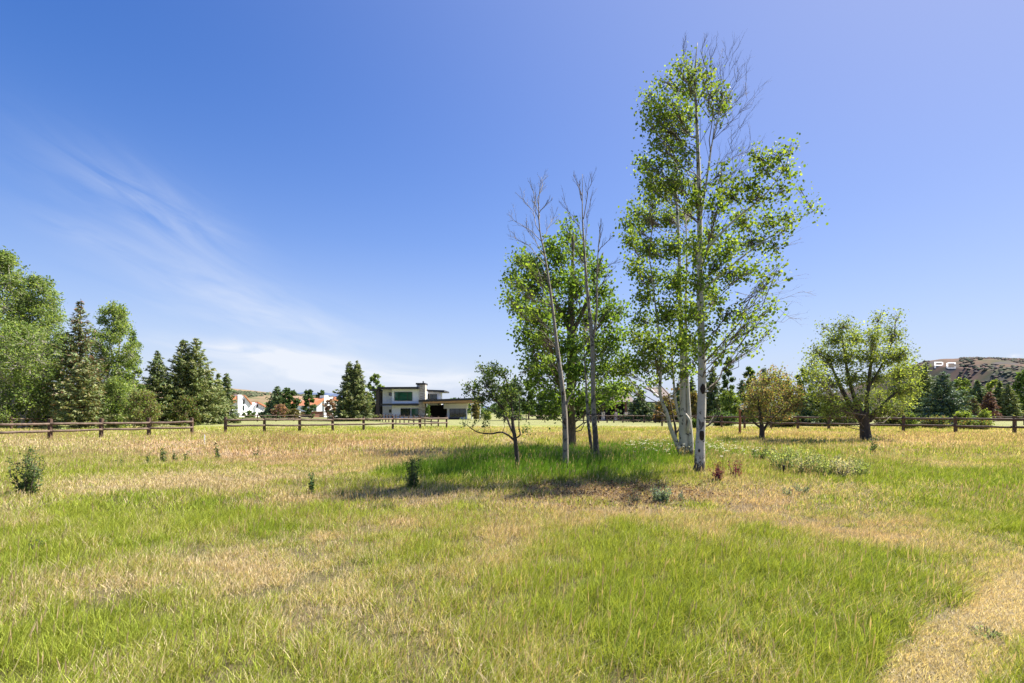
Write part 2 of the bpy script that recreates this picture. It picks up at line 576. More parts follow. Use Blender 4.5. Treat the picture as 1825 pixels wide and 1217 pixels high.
def field(x, y):
    """green share, red share of the dry grass, lushness, height factor"""
    x = np.asarray(x, float)
    y = np.maximum(np.asarray(y, float), 1.0)
    n1 = fbm(x, y, 2.6, 21, 4)
    n2 = fbm(x, y, 0.8, 33, 3)
    n3 = fbm(x, y, 9.0, 45, 3)
    far = np.clip((y - 9) / 25, 0, 1)
    g = 0.72 - 0.22 * far
    r = 0.12 + 0.2 * far
    l = np.full_like(g, 0.05)
    h = np.ones_like(g)
    u = x / y * F + 912.5
    v = HZ + 1460.0 / y
    du = (n1 - 0.5) * (90 + 220 * np.clip((v - HZ - 150) / 250, 0, 1))
    dv = (n3 - 0.5) * 30 * np.clip((v - HZ) / 150, 0.12, 1) + (n2 - 0.5) * 70 * np.clip((v - HZ) / 200, 0.1, 1)
    nk = np.ones_like(g)
    for (px, py, rx, ry, pg, pr, pl, ph) in PATCH:
        q = ((u + du - px) / rx) ** 2 + ((v + dv - py) / ry) ** 2
        w = np.clip(1.35 - q, 0, 1) ** 0.8
        w = w * (0.80 if pg > 0.0 else 1.0)
        if pg == 0.0:
            nk = nk * (1 - 0.85 * w)
        g = g * (1 - w) + pg * w
        r = r * (1 - w) + pr * w
        l = l * (1 - w) + pl * w
        h = h * (1 - w) + ph * w
    g = g + ((n1 - 0.5) * 1.0 + (n2 - 0.5) * 1.1) * nk
    # beyond the fences the turf is mown and watered
    mown = np.clip((y - 50) / 12, 0, 1)
    g = g * (1 - mown) + (0.82 + (n3 - 0.5) * 0.5) * mown
    h = h * (1 - mown) + 0.35 * mown
    h = h * (0.8 + (n1 - 0.5) * 0.9)
    return np.clip(g, 0.02, 1), np.clip(r + (n3 - 0.5) * 0.4, 0, 1), np.clip(l, 0, 1), np.clip(h, 0.15, 2)


C_GREEN = np.array([0.275, 0.350, 0.050])
C_LUSH_SHADE = np.array([0.115, 0.225, 0.026])  # lush green, darkened further to paint in shade under the trees
C_STRAW = np.array([0.61, 0.505, 0.315])
C_RED = np.array([0.55, 0.345, 0.235])
C_CREAM = np.array([0.76, 0.66, 0.46])
C_SOIL_SHADE = np.array([0.13, 0.10, 0.06])  # brown soil, darkened to stand for shade in gaps between blades


def grass_cols(g, r, l, n):
    """a colour for each single blade"""
    k = rng.random(n)
    isg = (k < g)[:, None]
    gr = C_GREEN * (1 - l[:, None]) + C_LUSH_SHADE * l[:, None]
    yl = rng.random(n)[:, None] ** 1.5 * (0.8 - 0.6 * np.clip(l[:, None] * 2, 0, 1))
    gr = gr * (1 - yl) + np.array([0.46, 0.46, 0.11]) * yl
    cr = rng.random(n)[:, None] * 0.6
    dr = C_STRAW * (1 - cr) + C_CREAM * cr
    rr = (np.clip(r * 1.2, 0, 1) * rng.random(n) ** 0.5)[:, None]
    dr = (dr * (1 - rr) + C_RED * rr) * 0.93
    c = np.where(isg, gr, dr)
    return c * (0.45 + 1.05 * rng.random(n))[:, None]


def build_ground():
    def axis(lo, hi, n, k):
        t = np.linspace(-1, 1, n)
        return np.sinh(t * k) / np.sinh(k)
    xs = axis(0, 0, 301, 7.0) * 9000
    ty = np.linspace(0, 1, 340)
    ys = -60 + (np.sinh(ty * 7.6) / np.sinh(7.6)) * 12000
    gxs, gys = np.meshgrid(xs, ys)
    X, Y = gxs.ravel(), gys.ravel()
    Z = gz(X, Y)
    g, r, l, h = field(X, Y)
    g_, r_, l_ = g[:, None], r[:, None], l[:, None]
    gr = C_GREEN * (1 - l_) + C_LUSH_SHADE * l_
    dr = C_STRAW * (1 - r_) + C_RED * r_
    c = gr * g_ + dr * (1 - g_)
    thatch = np.clip(1 - (Y - 10) / 40, 0, 1)[:, None]
    c = np.where((h < 0.5)[:, None], C_CREAM * 0.62, c)
    thatch = thatch * np.where(h < 0.45, 0.15, 0.85)[:, None]
    c = c * (1 - thatch) + C_SOIL_SHADE * thatch  # mixes in the soil colour with its painted gap shade
    mw = np.clip((Y - 46) / 14, 0, 1)[:, None] * 0.8
    c = c * (1 - mw) + np.array([0.165, 0.19, 0.055]) * mw
    back = (np.abs(Y) > 400)[:, None] | (Y < 1)[:, None]
    c = np.where(back, np.array([0.09, 0.12, 0.04]), c)
    nx = len(xs)
    i = np.arange(len(ys) - 1)[:, None] * nx
    k = np.arange(nx - 1)[None, :]
    f = np.stack([i + k, i + k + 1, i + nx + k + 1, i + nx + k], -1).reshape(-1, 4)
    b = MB()
    b.add(np.stack([X, Y, Z], 1), f, c)
    m, t, out = mat('meadow_soil')
    at = t.n('ShaderNodeAttribute', attribute_name='col')
    geo = t.n('ShaderNodeNewGeometry')
    n1 = t.ramp(t.noise(geo.outputs['Position'], 7.0, 8, 0.75), [(0.3, 0.62), (0.7, 1.25)])
    bs = t.n('ShaderNodeBsdfPrincipled')
    t.link(t.mix(1.0, at.outputs['Color'], n1, 'MULTIPLY'), bs.inputs['Base Color'])
    bs.inputs['Roughness'].default_value = 0.95
    bs.inputs['Specular IOR Level'].default_value = 0.1
    bp = t.n('ShaderNodeBump')
    bp.inputs['Strength'].default_value = 0.9
    bp.inputs['Distance'].default_value = 0.08
    t.link(n1, bp.inputs['Height'])
    t.link(bp.outputs[0], bs.inputs['Normal'])
    t.link(bs.outputs[0], out.inputs[0])
    o = b.build('ground', m, smooth=True)
    tag(o, kind='structure')


def wedge(n, y0, y1, power=1.0):
    """n random spots over the part of the meadow in view and a step beside it"""
    t = rng.random(n)
    y = (y0 ** (power + 1) + t * (y1 ** (power + 1) - y0 ** (power + 1))) ** (1 / (power + 1))
    x = (rng.random(n) * 2 - 1) * (y * 1.03 + 0.8)
    return x, y


def blades(b, x, y, length, width, col, seg, lean=0.75, curl=0.7):
    n = len(x)
    z = gz(x, y)
    base = np.stack([x, y, z - 0.01], 1)
    a = rng.random(n) * 2 * math.pi
    d = np.stack([np.cos(a), np.sin(a), np.zeros(n)], 1)
    ln = np.abs(rng.normal(0, lean, n))[:, None]
    # the breeze bends the meadow a little towards the right
    wind = np.array([0.12, -0.03, 0])
    top = np.array([0, 0, 1.0]) + d * ln + wind
    top /= np.linalg.norm(top, axis=1)[:, None]
    fa = rng.random(n) * 2 * math.pi
    side = np.stack([np.cos(fa), np.sin(fa), np.zeros(n)], 1) * (width[:, None] / 2)
    L = length[:, None]
    if seg == 1:
        v = np.stack([base - side, base + side, base + top * L], 1).reshape(-1, 3)
        f = np.arange(n * 3).reshape(n, 3)
        b.add(v, f, np.repeat(col, 3, 0))
        return
    mid = base + top * L * 0.55
    cv = (d * curl * (rng.random(n)[:, None]) + wind * 2) * L * 0.45
    tip = mid + top * L * 0.42 + cv
    v = np.stack([base - side, base + side, mid - side * 0.8, mid + side * 0.8, tip], 1).reshape(-1, 3)
    k = np.arange(n)[:, None] * 5
    n0 = b.n
    b.add(v, k + np.array([[0, 1, 3, 2]]), np.repeat(col, 5, 0))
    b.f.append(k + np.array([[2, 3, 4]]) + n0)


def build_grass(density=1.0):
    b = MB()
    for (n, y0, y1, seg, w0, L0) in ((520000, 2.4, 8.0, 2, 0.0038, 0.118), (400000, 8.0, 18.0, 2, 0.0068, 0.13),
                                     (330000, 18.0, 52.0, 1, 0.022, 0.17)):
        n = int(n * density)
        x, y = wedge(n, y0, y1, 0.6)
        g, r, l, h = field(x, y)
        cl = fbm(x, y, 0.22, 77, 2)
        keep = (rng.random(n) < np.clip(0.45 + (cl - 0.35) * 3.0, 0.25, 1)) | (h < 0.5)
        x, y, g, r, l, h, cl = [q[keep] for q in (x, y, g, r, l, h, cl)]
        n = len(x)
        length = L0 * h * (0.45 + 1.1 * rng.random(n)) * (0.65 + 0.9 * cl)
        col = grass_cols(g, r, l, n)
        w = w0 * (0.6 + 0.8 * rng.random(n)) * (1 + y / 40) * (1 + 0.4 * l)
        blades(b, x, y, length, w, col, seg)
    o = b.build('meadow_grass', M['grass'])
    tag(o, 'short mixed green and straw coloured meadow grass covering the open field', 'grass', kind='stuff')

    # matted dead stems lying over the bare path at the lower right
    b = MB()
    n = int(420000 * density)
    x, y = wedge(n, 2.4, 6.5, 0.3)
    keep = (x > 1.2)
    x, y = x[keep], y[keep]
    g, r, l, h = field(x, y)
    keep = h < 0.55
    x, y, g, r, l, h = [q[keep] for q in (x, y, g, r, l, h)]
    n = len(x)
    cr = rng.random(n)[:, None]
    col = (C_CREAM * cr ** 0.5 + C_STRAW * (1 - cr ** 0.5)) * (0.5 + 0.65 * rng.random(n))[:, None]
    blades(b, x, y, 0.03 + 0.05 * rng.random(n), 0.0035 + 0.003 * rng.random(n), col, 2, 2.6, 0.3)
    o = b.build('dry_thatch', M['grass'])
    tag(o, 'matted pale dead grass lying over the bare path at the lower right', 'thatch', kind='stuff')

    # taller flowering stems with seed heads
    b = MB()
    n = int(60000 * density)
    x, y = wedge(n, 2.6, 36, 0.55)
    g, r, l, h = field(x, y)
    pr = fbm(x, y, 1.6, 91, 3)
    keep = rng.random(n) < np.clip((pr - 0.36) * 3.2, 0.04, 1) * np.clip(h, 0, 1.1) * np.where(h < 0.6, 0.2, 1)
    x, y, g, r, l, h = [q[keep] for q in (x, y, g, r, l, h)]
    n = len(x)
    z = gz(x, y)
    L = (0.20 + 0.16 * rng.random(n)) * np.clip(h, 0.5, 1.4)
    a = rng.random(n) * 2 * math.pi
    lean = np.abs(rng.normal(0, 0.22, n))
    d = np.stack([np.cos(a) * lean + 0.12, np.sin(a) * lean - 0.02, np.ones(n)], 1)
    d /= np.linalg.norm(d, axis=1)[:, None]
    base = np.stack([x, y, z], 1)
    fa = rng.random(n) * 2 * math.pi
    s = np.stack([np.cos(fa), np.sin(fa), np.zeros(n)], 1)
    wst = (0.0018 * (1 + y / 9))[:, None]
    top = base + d * L[:, None]
    straw = (C_STRAW * 0.95)[None, :] * (0.7 + 0.5 * rng.random(n))[:, None]
    redk = np.clip(r * 1.3 + 0.1, 0, 1)[:, None] * rng.random(n)[:, None]
    col = straw * (1 - redk) + np.array([0.42, 0.27, 0.17]) * redk
    v = np.stack([base - s * wst, base + s * wst, top], 1).reshape(-1, 3)
    b.add(v, np.arange(3 * n).reshape(n, 3), np.repeat(col * 0.9, 3, 0))
    hl = (0.035 + 0.04 * rng.random(n))[:, None]
    hw = (0.0034 * (1 + y / 12) * (0.6 + 0.8 * rng.random(n)))[:, None]
    m_ = top - d * hl * 0.1
    v = np.stack([m_ - d * hl * 0.8, m_ - s * hw, m_ + d * hl, m_ + s * hw], 1).reshape(-1, 3)
    b.add(v, np.arange(4 * n).reshape(n, 4), np.repeat(col, 4, 0))
    s2 = np.cross(s, d)
    v = np.stack([m_ - d * hl * 0.8, m_ - s2 * hw, m_ + d * hl, m_ + s2 * hw], 1).reshape(-1, 3)
    b.add(v, np.arange(4 * n).reshape(n, 4), np.repeat(col * 0.9, 4, 0))
    o = b.build('seed_grass', M['grass'])
    tag(o, 'taller dry grass stems with tan and reddish seed heads scattered through the meadow', 'grass', kind='stuff')

    # long green grass round the tree group, colour darkened to deepen the shade there
    b = MB()
    n = int(110000 * density)
    x, y = wedge(n, 9, 26, 0.5)
    g, r, l, h = field(x, y)
    keep = rng.random(n) < np.clip((l - 0.35) * 2.0, 0, 1)
    x, y, g, r, l, h = [q[keep] for q in (x, y, g, r, l, h)]
    n = len(x)
    col = C_LUSH_SHADE[None, :] * (0.7 + 0.7 * rng.random(n))[:, None]
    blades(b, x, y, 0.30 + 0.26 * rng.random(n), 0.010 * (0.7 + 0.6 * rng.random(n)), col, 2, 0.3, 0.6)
    o = b.build('lush_grass', M['grass'])
    tag(o, 'long rich green grass growing around the foot of the aspen group', 'grass', kind='stuff')


build_ground()
build_grass()


# ------------------------------------------------------------------ hills
def hill(name, ridge, d, front, mtl, rough=6.0, seed=3, power=1.0, back=400):
    """a real slope rising from 'front' metres to its crest at 'd' metres"""
    rp = np.array([p[0] for p in ridge], float)
    rz = np.array([(HZ - p[1]) / F * d + CH for p in ridge])
    px = np.linspace(rp[0], rp[-1], 260)
    zz = np.interp(px, rp, rz)
    ts = np.concatenate([np.linspace(0, 1, 60), 1 + np.linspace(0.1, 1, 6)])
    Xc = (px - 912.5) / F * d
    V = []
    for t in ts:
        y = front + (d - front) * t
        prof = np.sin(min(t, 1) * math.pi / 2) ** power if t <= 1 else max(0.0, 1 - (t - 1) * 0.9)
        z = zz * prof
        nz = (fbm(Xc, np.full_like(Xc, y), 120, seed, 5) - 0.5) * rough * 2 * min(1, t * 3)
        V.append(np.stack([Xc, np.full_like(Xc, y), z + nz - 0.5], 1))
    V = np.concatenate(V)
    nx = len(px)
    i = np.arange(len(ts) - 1)[:, None] * nx
    k = np.arange(nx - 1)[None, :]
    f = np.stack([i + k, i + k + 1, i + nx + k + 1, i + nx + k], -1).reshape(-1, 4)
    b = MB()
    b.add(V, f)
    o = b.build(name, mtl, smooth=True)
    tag(o, kind='structure')

    def at(X, t):
        y = front + (d - front) * t
        prof = math.sin(min(t, 1) * math.pi / 2) ** power
        z = np.interp(X / d * F + 912.5, rp, rz) * prof
        nz = (fbm(np.array([X]), np.array([y]), 120, seed, 5)[0] - 0.5) * rough * 2 * min(1, t * 3)
        return y, float(z + nz - 0.5)
    return at


def hill_mat(name, c1, c2, c3, s1, s2):
    m, t, out = mat(name)
    geo = t.n('ShaderNodeNewGeometry')
    a = t.ramp(t.noise(geo.outputs['Position'], s1, 6, 0.65), [(0.42, 0.0), (0.58, 1.0)])
    b_ = t.ramp(t.noise(geo.outputs['Position'], s2, 6, 0.7), [(0.5, 0.0), (0.6, 1.0)])
    c = t.mix(a, c1, c2)
    c = t.mix(b_, c, c3)
    bs = t.n('ShaderNodeBsdfPrincipled')
    t.link(c, bs.inputs['Base Color'])
    bs.inputs['Roughness'].default_value = 1.0
    bs.inputs['Specular IOR Level'].default_value = 0.0
    t.link(bs.outputs[0], out.inputs[0])
    return m


def scrub(name, at, x0, x1, n, size, cols, d, label, thr=0.45, seed=9):
    """uncountable oak brush on a hillside: lumpy little crowns"""
    b = MB()
    th = np.array([0, 72, 144, 216, 288]) * math.pi / 180
    ring = np.stack([np.cos(th), np.sin(th), np.zeros(5)], 1)
    unit = np.concatenate([[[0, 0, 1.0]], ring * 0.8 + [0, 0, 0.55], ring * 1.0 + [0, 0, -0.1]])
    fc = [[0, 1 + i, 1 + (i + 1) % 5] for i in range(5)]
    fq = [[1 + i, 6 + i, 6 + (i + 1) % 5, 1 + (i + 1) % 5] for i in range(5)]
    k = 0
    tries = 0
    while k < n and tries < n * 8:
        tries += 1
        X = random.uniform(x0, x1)
        t = random.random() ** 0.7
        if vnoise(np.array([X / 70]), np.array([t * 9]), seed)[0] < thr:
            continue
        y, z = at(X, t)
        u_ = X / y * F + 912.5
        if name == 'hillside_brush' and 1655 < u_ < 1712 and t > 0.45:
            continue
        s = size * random.uniform(0.5, 1.3)
        v = unit * s * (0.7 + 0.6 * rng.random((11, 1))) * np.array([1.3, 1.3, 0.8]) + [X, y, z]
        c = np.array(random.choice(cols)) * random.uniform(0.7, 1.3)
        n0 = b.n
        b.add(v, fc, c)
        b.f.append(np.array(fq) + n0)
        k += 1
    m, t_, out = mat(name)
    at_ = t_.n('ShaderNodeAttribute', attribute_name='col')
    bs = t_.n('ShaderNodeBsdfPrincipled')
    t_.link(at_.outputs['Color'], bs.inputs['Base Color'])
    bs.inputs['Roughness'].default_value = 1.0
    t_.link(bs.outputs[0], out.inputs[0])
    o = b.build(name, m)
    tag(o, label, 'scrub', kind='stuff')


hm = hill_mat('far_hillside', (0.155, 0.11, 0.09), (0.085, 0.095, 0.06), (0.11, 0.10, 0.10), 0.006, 0.012)
at_r = hill('hill', [(1530, 733), (1575, 690), (1610, 655), (1640, 645), (1660, 642), (1700, 640.5), (1740, 642.5), (1780, 649), (1825, 657), (1900, 668), (2050, 700)],
            2500, 1500, hm, 5, 3)
scrub('hillside_brush', at_r, 1650, 3000, 5200, 6.0, [(0.06, 0.08, 0.045), (0.09, 0.075, 0.07), (0.13, 0.09, 0.075), (0.07, 0.085, 0.05)], 2500,
      'dark oak brush dotted over the far hill on the right', 0.3)
hm2 = hill_mat('tan_hillside', (0.26, 0.18, 0.13), (0.20, 0.15, 0.10), (0.13, 0.13, 0.07), 0.01, 0.02)
at_l = hill('hillside', [(180, 700), (300, 684), (400, 689), (430, 693), (480, 699), (530, 703), (580, 707), (660, 716), (740, 726)],
            1100, 700, hm2, 3, 12)
scrub('sage_brush', at_l, -640, -300, 900, 3.0, [(0.06, 0.08, 0.035), (0.085, 0.095, 0.05)], 1100,
      'dark green brush dotted over the low tan hillside behind the townhouses', 0.5, 4)
hm3 = hill_mat('haze_blue_ridge', (0.10, 0.13, 0.22), (0.09, 0.12, 0.20), (0.08, 0.11, 0.18), 0.002, 0.004)  # blue of distant haze is put into the ridge colour
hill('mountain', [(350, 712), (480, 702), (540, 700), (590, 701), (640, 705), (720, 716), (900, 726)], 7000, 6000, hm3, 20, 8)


def letters():
    """two white painted letters lying on the slope of the far hill"""
    def spot(px, py):
        lo, hi = 0.3, 0.999
        for _ in range(14):
            t = (lo + hi) / 2
            y = 1500 + 1000 * t
            yy, z = at_r((px - 912.5) / F * y, t)
            if (z - CH) / yy * F < HZ - py:
                lo = t
            else:
                hi = t
        y = 1500 + 1000 * t
        return np.array([(px - 912.5) / F * y, y, z])
    shapes = {
        'P': [[(0, 0), (0.2, 0), (0.2, 1), (0, 1)], [(0.2, 0.84), (0.85, 0.84), (0.85, 1), (0.2, 1)],
              [(0.2, 0.36), (0.85, 0.36), (0.85, 0.52), (0.2, 0.52)], [(0.85, 0.40), (1.0, 0.48), (1.0, 0.92), (0.85, 0.98)]],
        'C': [[(0, 0.12), (0.2, 0.0), (0.2, 1.0), (0, 0.88)], [(0.2, 0.84), (1.0, 0.84), (1.0, 1), (0.2, 1)],
              [(0.2, 0), (1.0, 0), (1.0, 0.16), (0.2, 0.16)], [(0.83, 0.16), (1.0, 0.16), (1.0, 0.30), (0.83, 0.30)],
              [(0.83, 0.70), (1.0, 0.70), (1.0, 0.84), (0.83, 0.84)]]}
    for ch, x0, x1, y0, y1, side in (('P', 1665, 1681, 656.5, 645.5, 'left'), ('C', 1686.5, 1703.5, 657.5, 646.5, 'right')):
        a = spot(x0, y0)
        mb = MB()
        for poly in shapes[ch]:
            q = np.array(poly)
            K = 6
            V = []
            for i in range(K + 1):
                f = i / K
                for g_ in np.linspace(0, 1, 4):
                    e = (q[0] * (1 - g_) + q[1] * g_) * (1 - f) + (q[3] * (1 - g_) + q[2] * g_) * f
                    V.append(spot(x0 + (x1 - x0) * e[0], y0 + (y1 - y0) * e[1]))
            V = np.array(V)
            n = len(V)
            V = np.concatenate([V + [0, 0, 2.2], V - [0, 0, 1.5]])
            fl = []
            for i in range(K):
                for j in range(3):
                    p0 = i * 4 + j
                    fl += [[p0, p0 + 1, p0 + 5, p0 + 4], [n + p0 + 4, n + p0 + 5, n + p0 + 1, n + p0]]
            rim = [0, 1, 2, 3] + [4 * i + 3 for i in range(1, K + 1)] + [4 * K + 2, 4 * K + 1, 4 * K] + [4 * i for i in range(K - 1, 0, -1)]
            for i in range(len(rim)):
                r0, r1 = rim[i], rim[(i + 1) % len(rim)]
                fl.append([r1, r0, n + r0, n + r1])
            mb.addf(V, fl)
        o = mb.build('hillside_letter', M['letter_paint'], origin=tuple(a))
        tag(o, 'big white letter %s laid out on the far hillside, %s one of the two' % (ch, side), 'letter', 'white letters on the hill')


letters()

# ------------------------------------------------------------------ foliage tools
HEX = np.array([[math.cos(a), math.sin(a)] for a in np.radians([0, 60, 120, 180, 240, 300])])
DIA = np.array([[1.0, 0], [0, 0.55], [-1.0, 0], [0, -0.55]])
QUAD = np.array([[1.0, 0.0], [0.1, 0.8], [-0.9, 0.25], [-0.1, -0.75]])


def rand_dirs(n):
    v = rng.normal(size=(n, 3))
    return v / np.linalg.norm(v, axis=1)[:, None]


def add_leaves(b, c, size, col, shape=HEX, up=0.0, axis=None, asp=1.0):
    """leaf polygons centred at c"""
    n = len(c)
    nr = rand_dirs(n)
    if up:
        nr[:, 2] = np.abs(nr[:, 2]) + up
        nr /= np.linalg.norm(nr, axis=1)[:, None]
    if axis is None:
        t = np.cross(nr, rand_dirs(n))
    else:
        t = axis - nr * np.sum(axis * nr, 1)[:, None]
    t /= np.linalg.norm(t, axis=1)[:, None] + 1e-9
    s = np.cross(nr, t)
    size = np.broadcast_to(size, (n,))[:, None, None]
    k = len(shape)
    v = c[:, None, :] + size * (shape[None, :, 0, None] * t[:, None, :] + asp * shape[None, :, 1, None] * s[:, None, :])
    b.add(v.reshape(-1, 3), np.arange(n * k).reshape(n, k), np.repeat(col, k, 0))


def leaf_cols(n, cols, var=0.3, w=None):
    cols = np.array(cols, float)
    k = rng.choice(len(cols), n, p=w)
    return cols[k] * (1 - var + 2 * var * rng.random(n))[:, None]


def curve(a, b, sag=0.12, wob=0.05, n=6, up=None):
    """a bent limb from a to b"""
    a, b = np.asarray(a, float), np.asarray(b, float)
    L = np.linalg.norm(b - a)
    t = np.linspace(0, 1, n)[:, None]
    p = a + (b - a) * t
    bend = np.array([0, 0, -sag if up is None else up]) * L
    p = p + bend * (4 * t * (1 - t)) * 0.5
    p[1:-1] += rng.normal(size=(n - 2, 3)) * wob * L * 0.5
    return p


GREENS_ASPEN = [(0.145, 0.225, 0.036), (0.185, 0.27, 0.042), (0.10, 0.165, 0.032), (0.25, 0.32, 0.065)]
GREENS_COTTON = [(0.135, 0.225, 0.042), (0.175, 0.27, 0.05), (0.095, 0.16, 0.036)]


def cluster_crown(cb, tb, clumps, trunk_pts, leaf, cols, per=11, shape=HEX, twig_r=0.005, var=0.3, limb=True, up=0.0,
                  limb_r=0.013, spread=0.11, fill=0.5):
    """clumps: (x,y,z, rx,ry,rz, leaves). limbs go from the nearest lower stem point to each clump."""
    for (x, y, z, rx, ry, rz, nl) in clumps:
        c = np.array([x, y, z])
        if limb and len(trunk_pts):
            d = np.hypot(trunk_pts[:, 0] - x, trunk_pts[:, 1] - y)
            zl, zh = trunk_pts[:, 2].min(), trunk_pts[:, 2].max()
            want = np.maximum(z - 0.75 * d, zl + 0.35 * (z - zl))
            k = np.argmin(np.abs(trunk_pts[:, 2] - want) + 0.6 * d)
            a = trunk_pts[k]
        else:
            a = c - [0, 0, rz]
        lr = limb_r * (0.6 + 0.25 * np.linalg.norm(c - a))
        if tb is not None:
            tb.tube(curve(a, c, 0.1, 0.07), np.linspace(lr, lr * 0.35, 6), 5, cap=False)
        nt = max(3, int(nl / per))
        e = rand_dirs(nt) * (rng.random(nt)[:, None] ** fill) * np.array([rx, ry, rz]) + c
        tone = 0.82 + 0.36 * rng.random()
        for q in e:
            st = a + (c - a) * (0.45 + 0.55 * rng.random())
            p = curve(st, q, 0.05, 0.12, 4)
            if tb is not None:
                tb.tube(p, np.linspace(twig_r * 1.6, twig_r * 0.5, 4), 3, cap=False)
            m_ = max(3, int(per * (0.5 + rng.random())))
            t = 0.45 + 0.6 * rng.random(m_)
            pos = p[0] + (q - p[0]) * t[:, None]
            pos = q + (pos - q) * 0.55 + rng.normal(size=(m_, 3)) * spread
            add_leaves(cb, pos, leaf * (0.45 + 0.75 * rng.random(m_)), leaf_cols(m_, cols, var) * tone, shape, up)


def dead_spray(tb, a, b, r=0.012, n=7, depth=2, ang=0.6, wob=0.05, seg=6, upb=0.25):
    """a bare limb with bare side twigs"""
    p = curve(a, b, -0.08, wob, seg)
    tb.tube(p, np.linspace(r, r * 0.25, seg), 4 if r > 0.01 else 3, cap=False)
    if depth <= 0:
        return
    L = np.linalg.norm(np.asarray(b) - np.asarray(a))
    dr = (p[-1] - p[0]) / (L + 1e-9)
    for i in range(n):
        t = 0.2 + 0.75 * (i + rng.random()) / n
        k = min(int(t * (seg - 1)), seg - 2)
        s = p[k] + (p[k + 1] - p[k]) * (t * (seg - 1) - k)
        q = rand_dirs(1)[0]
        q = q - dr * np.dot(q, dr)
        q /= np.linalg.norm(q) + 1e-9
        d = dr * math.cos(ang) + q * math.sin(ang) + np.array([0, 0, upb])
        d /= np.linalg.norm(d)
        l2 = L * (0.25 + 0.3 * rng.random()) * (1.1 - 0.55 * t)
        dead_spray(tb, s, s + d * l2, r * 0.5, max(2, n - 3), depth - 1, ang, wob, 4, upb)


def px_path(pts, d, dy=None):
    out = []
    for i, p in enumerate(pts):
        dd = d + (p[2] if len(p) > 2 else 0)
        out.append(P(p[0], p[1], dd))
    return np.array(out)


def resample(p, r, k=4):
    """smooth a stem path"""
    p, r = np.asarray(p, float), np.asarray(r, float)
    n = len(p)
    t = np.linspace(0, n - 1, (n - 1) * k + 1)
    i = np.clip(t.astype(int), 0, n - 2)
    f = (t - i)[:, None]
    P0, P1, P2, P3 = p[np.maximum(i - 1, 0)], p[i], p[i + 1], p[np.minimum(i + 2, n - 1)]
    q = 0.5 * ((2 * P1) + (P2 - P0) * f + (2 * P0 - 5 * P1 + 4 * P2 - P3) * f ** 2 + (3 * P1 - P0 - 3 * P2 + P3) * f ** 3)
    rr = np.interp(t, np.arange(n), r)
    return q, rr


class Tree:
    def __init__(s, name, label, cat, px, py, d, group=None):
        b = P(px, py, d)
        s.base = (float(b[0]), float(b[1]), float(gz(b[0], b[1])))
        s.d = d
        s.root = thing(name, label, cat, s.base, group)
        s.tb, s.cb, s.bb, s.stems = MB(), MB(), MB(), []
        s.scars = []

    def stem(s, pts, radii, sides=12, rough=0.12):
        p = px_path(pts, s.d)
        if pts[0][1] > HZ + 25 and len(s.stems) == 0:
            p[0][2] = s.base[2] - 0.15
        q, r = resample(p, radii, 4)
        s.tb.tube(q, r, sides, rough=rough)
        s.stems.append(q)
        return q

    def clumps(s, lst, dens, leaf, cols, depth=0.8, **kw):
        cl = []
        for c in lst:
            px, py, rx, ry = c[:4]
            off = c[4] if len(c) > 4 else rng.normal() * depth
            k = c[5] if len(c) > 5 else 1.0
            q = P(px, py, s.d + off)
            rx, ry = rx * 0.86, ry * 0.86
            mx, mz = rx / F * s.d, ry / F * s.d
            my = max(mx, mz) * 0.9
            n = int(dens * k * (rx * ry))
            cl.append((*q, mx, my, mz, n))
        cluster_crown(s.cb, s.bb if len(lst) > 7 else s.tb, cl, np.concatenate(s.stems) if s.stems else [], leaf, cols, **kw)

    def done(s, bark_mat, leafm=None, trunk_name='trunk', crown_name='crown', smooth=True):
        if s.tb.n:
            s.tb.build(trunk_name, bark_mat, s.root, smooth=smooth, origin=s.base)
        if s.bb.n:
            s.bb.build('branches', M['branch'], s.root, smooth=True, origin=s.base)
        for (px, py, rx, ry, dd) in s.scars:
            c = P(px, py, dd)
            b = MB()
            v = rand_dirs(60)
            v = np.array([[math.cos(a) * math.sin(e), -math.cos(e), math.sin(a) * math.sin(e)] for e in (0.35, 0.8, 1.25, 1.6) for a in np.linspace(0, 2 * math.pi, 12, endpoint=False)])
            v = v * (0.85 + 0.3 * rng.random((48, 1))) * [rx / F * dd, 0.02, ry / F * dd] + c
            fl = [list(range(12))[::-1]] + [[r * 12 + k, r * 12 + (k + 1) % 12, (r + 1) * 12 + (k + 1) % 12, (r + 1) * 12 + k] for r in range(3) for k in range(12)]
            b.addf(v, fl)
            b.build('bark_scar', M['scar'], s.root, origin=s.base)
        if s.cb.n:
            s.cb.build(crown_name, leafm or M['leaf'], s.root, origin=s.base)
        return s.root


# ------------------------------------------------------------------ the aspen group in the middle of the meadow
# F: the tall single aspen on the right
t = Tree('aspen_tree', 'tallest aspen, straight thick white trunk, bare twigs at its top right', 'tree', 1245, 850, 12.5, 'aspens in the meadow group')
t.stem([(1245, 858), (1248, 790), (1251, 700), (1250, 600), (1247, 500), (1247, 400), (1245, 300), (1241, 200), (1238, 140), (1243, 75)],
       [0.150, 0.112, 0.100, 0.086, 0.074, 0.062, 0.048, 0.030, 0.020, 0.006], 14, 0.08)
t.stem([(1247, 395), (1258, 330, -0.2), (1270, 250, -0.3), (1290, 170, -0.4)], [0.035, 0.026, 0.016, 0.006], 7)
t.stem([(1250, 640), (1264, 612, -0.1), (1275, 590, -0.2)], [0.03, 0.022, 0.012], 7)
t.stem([(1246, 460), (1300, 400, -0.5), (1360, 350, -0.8), (1400, 300, -1.0)], [0.035, 0.024, 0.015, 0.006], 6)
t.stem([(1248, 520), (1320, 460, 0.3), (1390, 410, 0.4), (1450, 375, 0.5)], [0.035, 0.022, 0.013, 0.005], 6)
